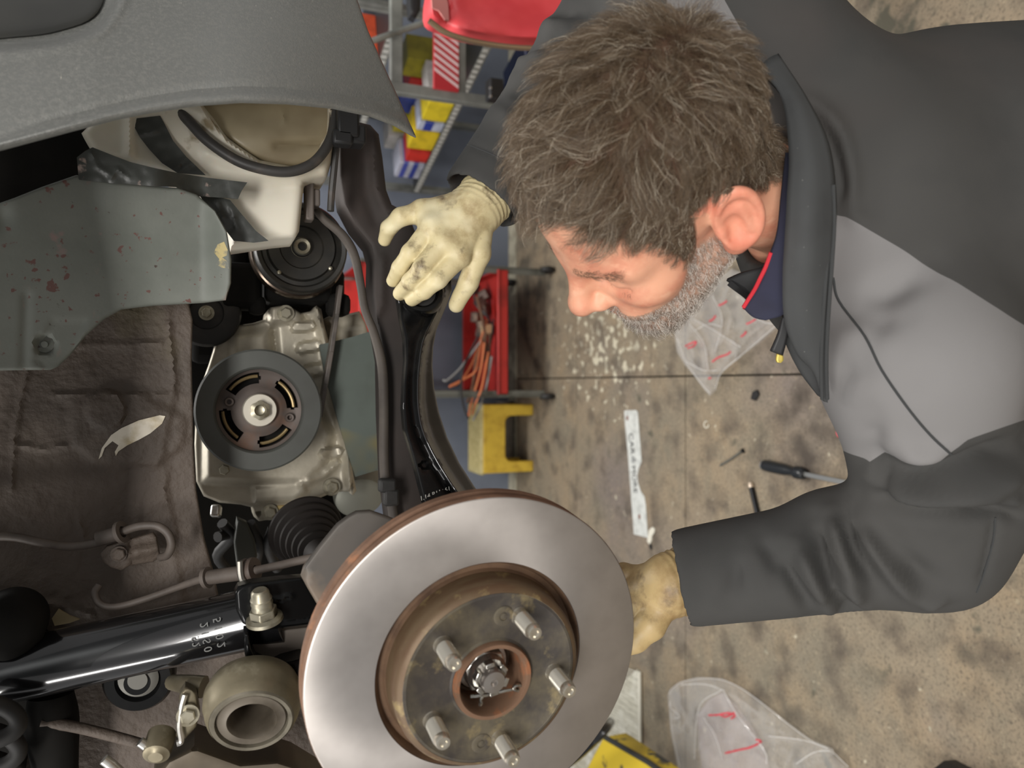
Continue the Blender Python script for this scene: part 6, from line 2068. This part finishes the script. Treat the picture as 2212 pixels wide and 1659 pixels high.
def glove(name, m, wrist, palm_pts, fingers, cuff_r, label, rings):
    """wrist (point), palm_pts: knuckles; fingers: lists of (point, radius)"""
    allp = [wrist] + [p for f in fingers for p, r in f] + list(palm_pts)
    lo, hi = np.min(allp, 0) - 0.045, np.max(allp, 0) + 0.045
    ax = [np.arange(lo[k], hi[k], 0.0016) for k in range(3)]
    G = grid(ax)
    s_h = G.shape[:3]
    Pg = G.reshape(-1, 3)
    fore = rings
    d = s_cap(Pg, fore, wrist, cuff_r * 1.02, cuff_r * 0.86)
    for p in palm_pts:
        d = smin(d, s_cap(Pg, wrist, p, cuff_r * 0.72, 0.0135), 0.012)
    for a, b_ in zip(palm_pts[:-1], palm_pts[1:]):
        d = smin(d, s_cap(Pg, a, b_, 0.0120, 0.0120), 0.008)
    for f in fingers:
        fd = None
        for (p0, r0), (p1, r1) in zip(f[:-1], f[1:]):
            c = s_cap(Pg, p0, p1, r0, r1)
            fd = c if fd is None else smin(fd, c, 0.004)
        d = smin(d, fd, 0.0025)
    axd = (fore - wrist) / np.linalg.norm(fore - wrist)
    d = smax(d, (Pg - fore.astype(np.float32)) @ axd.astype(np.float32), 0.002)
    # rolled and wrinkled cuff
    q = (Pg - fore.astype(np.float32)) @ axd.astype(np.float32)
    d = d + 0.0010 * np.sin(q * 900) * np.exp(-((q + 0.012) / 0.014) ** 2)
    V_, Q_ = iso(d.reshape(s_h), ax)
    Q_ = fix_normals(V_, Q_)
    V_ = smooth_mesh(V_, Q_, 1, 0.4)
    n_ = vnormals(V_, Q_)
    w = np.array([mnoise.noise((p[0] * 55, p[1] * 55, p[2] * 55)) + 0.6 * mnoise.noise((p[0] * 120, p[1] * 120, p[2] * 60)) for p in V_])
    V_ = V_ + n_ * (0.0005 * w)[:, None]
    return fmesh(name, V_, Q_, m, person, label=label)


D = PD
glove('glove', M_GLOVE, D(1030, 452, .878), [D(912, 458, .864), D(934, 492, .852), D(958, 526, .848), D(990, 552, .852)],
      [[(D(912, 458, .864), .0130), (D(866, 468, .858), .0100), (D(840, 492, .868), .0088), (D(831, 518, .880), .0078)],
       [(D(934, 492, .852), .0130), (D(886, 546, .845), .0098), (D(864, 578, .858), .0088), (D(849, 606, .880), .0078)],
       [(D(958, 526, .848), .0130), (D(912, 578, .839), .0100), (D(886, 608, .850), .0090), (D(864, 634, .876), .0081)],
       [(D(990, 552, .852), .0132), (D(946, 604, .842), .0102), (D(916, 628, .852), .0092), (D(890, 646, .872), .0083)],
       [(D(1034, 492, .872), .0165), (D(1034, 548, .866), .0135), (D(1012, 610, .874), .0112), (D(986, 658, .886), .0092)]],
      0.033, 'dirty cream latex glove', D(1050, 428, .888))
glove('glove', M_GLOVE2, D(1450, 1262, .795), [D(1392, 1250, .812), D(1376, 1280, .806), D(1372, 1316, .806), D(1382, 1352, .812)],
      [[(D(1392, 1250, .812), .0140), (D(1346, 1240, .830), .0115), (D(1310, 1256, .850), .0100), (D(1296, 1284, .862), .0090)],
       [(D(1376, 1280, .806), .0140), (D(1326, 1280, .828), .0118), (D(1290, 1296, .850), .0104), (D(1278, 1322, .864), .0094)],
       [(D(1372, 1316, .806), .0140), (D(1320, 1326, .826), .0120), (D(1284, 1340, .850), .0106), (D(1272, 1362, .864), .0096)],
       [(D(1382, 1352, .812), .0135), (D(1336, 1372, .826), .0115), (D(1302, 1388, .846), .0102), (D(1290, 1408, .860), .0092)],
       [(D(1432, 1300, .792), .0180), (D(1404, 1350, .785), .0155), (D(1374, 1380, .785), .0130), (D(1346, 1398, .790), .0108)]],
      0.036, 'soiled brown latex glove', D(1492, 1250, .80))

# ---- trousers and boots, out of the picture below
ax = [np.arange(PEL[0] - 0.36, PEL[0] + 0.36, 0.009), np.arange(PEL[1] - 0.22, PEL[1] + 0.55, 0.009), np.arange(-0.02, PEL[2] + 0.16, 0.009)]
G = grid(ax)
Pg = G.reshape(-1, 3)
d = s_ell(Pg, PEL + np.array([0, 0.0, 0.02]), (0.175, 0.13, 0.12))
for hx, k, a in ((-0.09, KL, AL), (0.09, KR_, AR_)):
    d = smin(d, s_cap(Pg, PEL + np.array([hx, 0, 0]), k, 0.094, 0.072), 0.04)
    d = smin(d, s_cap(Pg, k, a + np.array([0, 0, 0.03]), 0.070, 0.058), 0.03)
Vt, Qt = iso(d.reshape(G.shape[:3]), ax)
fmesh('trousers', smooth_mesh(Vt, fix_normals(Vt, Qt), 2), fix_normals(Vt, Qt), mat('dark_work_trousers', (52, 54, 58), 0.9), person)
for a in (AL, AR_):
    ax = [np.arange(a[0] - 0.08, a[0] + 0.08, 0.006), np.arange(a[1] - 0.14, a[1] + 0.24, 0.006), np.arange(-0.012, 0.2, 0.006)]
    G = grid(ax)
    Pg = G.reshape(-1, 3)
    d = smin(s_ell(Pg, (a[0], a[1] + 0.06, 0.042), (0.050, 0.135, 0.048)), s_cap(Pg, (a[0], a[1], 0.06), (a[0], a[1], 0.14), 0.050, 0.054), 0.02)
    d = smax(d, -(Pg[:, 2] - 0.001), 0.004)
    Vt, Qt = iso(d.reshape(G.shape[:3]), ax)
    fmesh('boot', smooth_mesh(Vt, fix_normals(Vt, Qt), 1), fix_normals(Vt, Qt), mat('black_boot', (30, 29, 28), 0.5), person)


# ================================================================== CLEAR PLASTIC BAGS ON THE FLOOR
def film(name, tint, opac):
    m = bpy.data.materials.new(name)
    m.use_nodes = True
    nt = m.node_tree
    N, L = nt.nodes, nt.links
    p = N['Principled BSDF']
    p.inputs['Base Color'].default_value = c8(*tint)
    p.inputs['Roughness'].default_value = 0.07
    p.inputs['Specular IOR Level'].default_value = 1.0
    tr = N.new('ShaderNodeBsdfTransparent')
    mx = N.new('ShaderNodeMixShader')
    lw = N.new('ShaderNodeLayerWeight')
    lw.inputs['Blend'].default_value = 0.45
    mr = N.new('ShaderNodeMapRange')
    mr.inputs['From Min'].default_value, mr.inputs['From Max'].default_value = 0.30, 1.0
    mr.inputs['To Min'].default_value, mr.inputs['To Max'].default_value = opac, min(1.0, opac + 0.40)
    L.new(lw.outputs['Facing'], mr.inputs['Value'])
    L.new(mr.outputs[0], mx.inputs[0])
    L.new(tr.outputs[0], mx.inputs[1])
    L.new(p.outputs[0], mx.inputs[2])
    L.new(mx.outputs[0], N['Material Output'].inputs['Surface'])
    return m


M_FILM = film('clear_plastic_film', (240, 238, 234), 0.085)
M_FILM2 = film('milky_plastic_film', (238, 226, 228), 0.14)
M_REDP = mat('red_print', (214, 70, 84), 0.4)


def crease_h(lines, seed, amp, box=None, n=0):
    r_ = np.random.RandomState(int(seed * 10))
    lines = list(lines)
    for _ in range(n):
        x0, x1, y0, y1 = box
        a = np.array([x0 + (x1 - x0) * r_.rand(), y0 + (y1 - y0) * r_.rand()])
        t = r_.rand() * 6.28
        L_ = 30 + 70 * r_.rand()
        b_ = a + L_ * np.array([math.cos(t), math.sin(t)])
        m_ = (a + b_) / 2 + r_.randn(2) * L_ * 0.12
        lines.append(([a, m_, b_], 3.5 + 2 * r_.rand(), 0.006 + 0.012 * r_.rand()))

    def h(x, y):
        v = 0 * x
        for p, w, a in lines:
            v = v + a * np.exp(-(seg_dist(x, y, p, False) / w))
        k = np.array([abs(mnoise.noise((a * 0.013, b_ * 0.013, seed))) + 0.25 * abs(mnoise.noise((a * 0.04, b_ * 0.04, seed + 3))) for a, b_ in zip(x, y)])
        return v + amp * (0.7 - k)
    return h


def print_marks(tree, marks, parent):
    for poly in marks:
        pts = [hit(tree, x, y, 0.0022) for x, y in crom(poly, 4)]
        pts = [p for p in pts if p is not None]
        if len(pts) > 2:
            tube('red_print', pts, [0.0018 + 0.0018 * abs(math.sin(i * 1.7)) for i in range(len(pts))], M_REDP, parent, 6, 1)


M_FOLD = film('folded_film', (244, 242, 238), 0.45)


def film_edge(tree, polys, parent, r=0.0013):
    for poly in polys:
        pts = [hit(tree, x, y, 0.0006) for x, y in crom(poly, 5)]
        pts = [p for p in pts if p is not None]
        if len(pts) > 2:
            tube('film_fold', pts, r, M_FOLD, parent, 6, 1)


bag1 = empty('plastic_bag', PZ(1560, 720, 0.0), 'crumpled clear plastic bag with red print, lying on the concrete under the chin', 'plastic bag')
o1 = [(1456, 716), (1462, 760), (1480, 790), (1500, 812), (1518, 838), (1534, 856), (1547, 842), (1556, 808), (1590, 778), (1640, 742), (1676, 712), (1694, 690), (1690, 650), (1640, 600), (1580, 580), (1530, 616), (1490, 650), (1462, 684)]
body = relief('film', o1, 0.004, M_FILM, bag1, step=5, flat=True, edge=16, edge_h=0.02, sharp=30, h=crease_h([([(1500, 690), (1540, 712), (1600, 750)], 5, .030), ([(1490, 700), (1520, 740), (1530, 800)], 4, .018), ([(1560, 800), (1620, 752), (1680, 700)], 4, .016), ([(1600, 640), (1640, 690), (1670, 700)], 4, .02), ([(1540, 640), (1560, 690), (1545, 760)], 4, .014), ([(1480, 780), (1520, 800), (1550, 800)], 4, .018)], 2.2, 0.022, (1456, 1694, 590, 850), 34))
T_ = bvh(body)
film_edge(T_, [[(1500, 690), (1540, 712), (1600, 750)], [(1490, 700), (1520, 740), (1530, 800)], [(1560, 800), (1620, 752), (1680, 700)], [(1600, 640), (1640, 690), (1670, 700)], [(1462, 730), (1484, 786), (1520, 835), (1534, 850)], [(1480, 780), (1520, 800), (1550, 800)], [(1540, 640), (1560, 690), (1545, 760)], [(1500, 715), (1530, 700), (1560, 706)], [(1545, 840), (1558, 806), (1600, 770)]], bag1)
print_marks(T_, [[(1480, 748), (1492, 742), (1504, 738), (1498, 748), (1486, 752)], [(1538, 782), (1552, 772), (1570, 766), (1578, 760)], [(1532, 694), (1540, 690), (1546, 682)], [(1600, 728), (1608, 722), (1612, 716)], [(1552, 660), (1562, 656), (1570, 650)], [(1612, 700), (1622, 696), (1632, 690)], [(1530, 818), (1536, 816)]], bag1)
bag2 = empty('plastic_bag', PZ(1600, 1600, 0.0), 'clear plastic bag holding a milky inner packet with red lines, at the lower edge', 'plastic bag')
o2 = [(1442, 1502), (1446, 1490), (1468, 1472), (1508, 1462), (1560, 1465), (1604, 1485), (1652, 1520), (1702, 1560), (1752, 1596), (1800, 1616), (1802, 1630), (1838, 1660), (1880, 1780), (1500, 1780), (1464, 1660), (1448, 1580)]
body = relief('film', o2, 0.004, M_FILM, bag2, step=5.5, flat=True, edge=20, edge_h=0.022, sharp=30, h=crease_h([([(1458, 1478), (1520, 1474), (1570, 1490), (1660, 1550)], 4, .02), ([(1560, 1490), (1500, 1530), (1500, 1640)], 5, .022), ([(1562, 1490), (1590, 1540), (1650, 1620)], 4, .018), ([(1450, 1530), (1470, 1560), (1452, 1550)], 4, .02), ([(1660, 1590), (1740, 1600), (1800, 1622)], 4, .022), ([(1720, 1650), (1760, 1625), (1800, 1625)], 5, .024), ([(1520, 1550), (1545, 1590), (1560, 1640)], 4, .014)], 5.1, 0.020, (1445, 1840, 1465, 1700), 40))
relief('inner_packet', [(1506, 1545), (1530, 1512), (1562, 1496), (1588, 1520), (1626, 1570), (1652, 1610), (1664, 1660), (1690, 1780), (1540, 1780), (1512, 1640)], 0.003, M_FILM2, bag2, step=9, flat=True, edge=14, edge_h=0.012, sharp=30, h=crease_h([([(1520, 1560), (1560, 1600), (1600, 1660)], 4, .010), ([(1530, 1580), (1600, 1575), (1640, 1590)], 4, .008)], 8.3, 0.008, (1510, 1660, 1500, 1690), 14))
T_ = bvh(body)
film_edge(T_, [[(1446, 1500), (1450, 1490), (1470, 1475), (1510, 1466), (1560, 1469), (1604, 1489), (1652, 1524), (1702, 1564), (1752, 1600), (1798, 1619)], [(1447, 1515), (1452, 1580), (1468, 1655)], [(1560, 1490), (1510, 1528), (1500, 1640)], [(1562, 1490), (1590, 1540), (1650, 1620), (1656, 1650)], [(1660, 1590), (1740, 1600), (1800, 1622)], [(1720, 1650), (1760, 1625), (1800, 1625), (1832, 1656)], [(1450, 1530), (1468, 1548), (1452, 1552)], [(1520, 1550), (1545, 1590), (1560, 1640)], [(1458, 1480), (1520, 1478), (1566, 1492)]], bag2)
print_marks(T_, [[(1530, 1545), (1552, 1544), (1574, 1540), (1588, 1546), (1580, 1552)], [(1566, 1627), (1596, 1620), (1622, 1614), (1644, 1602), (1634, 1598)], [(1556, 1545), (1568, 1548), (1586, 1540)]], bag2)
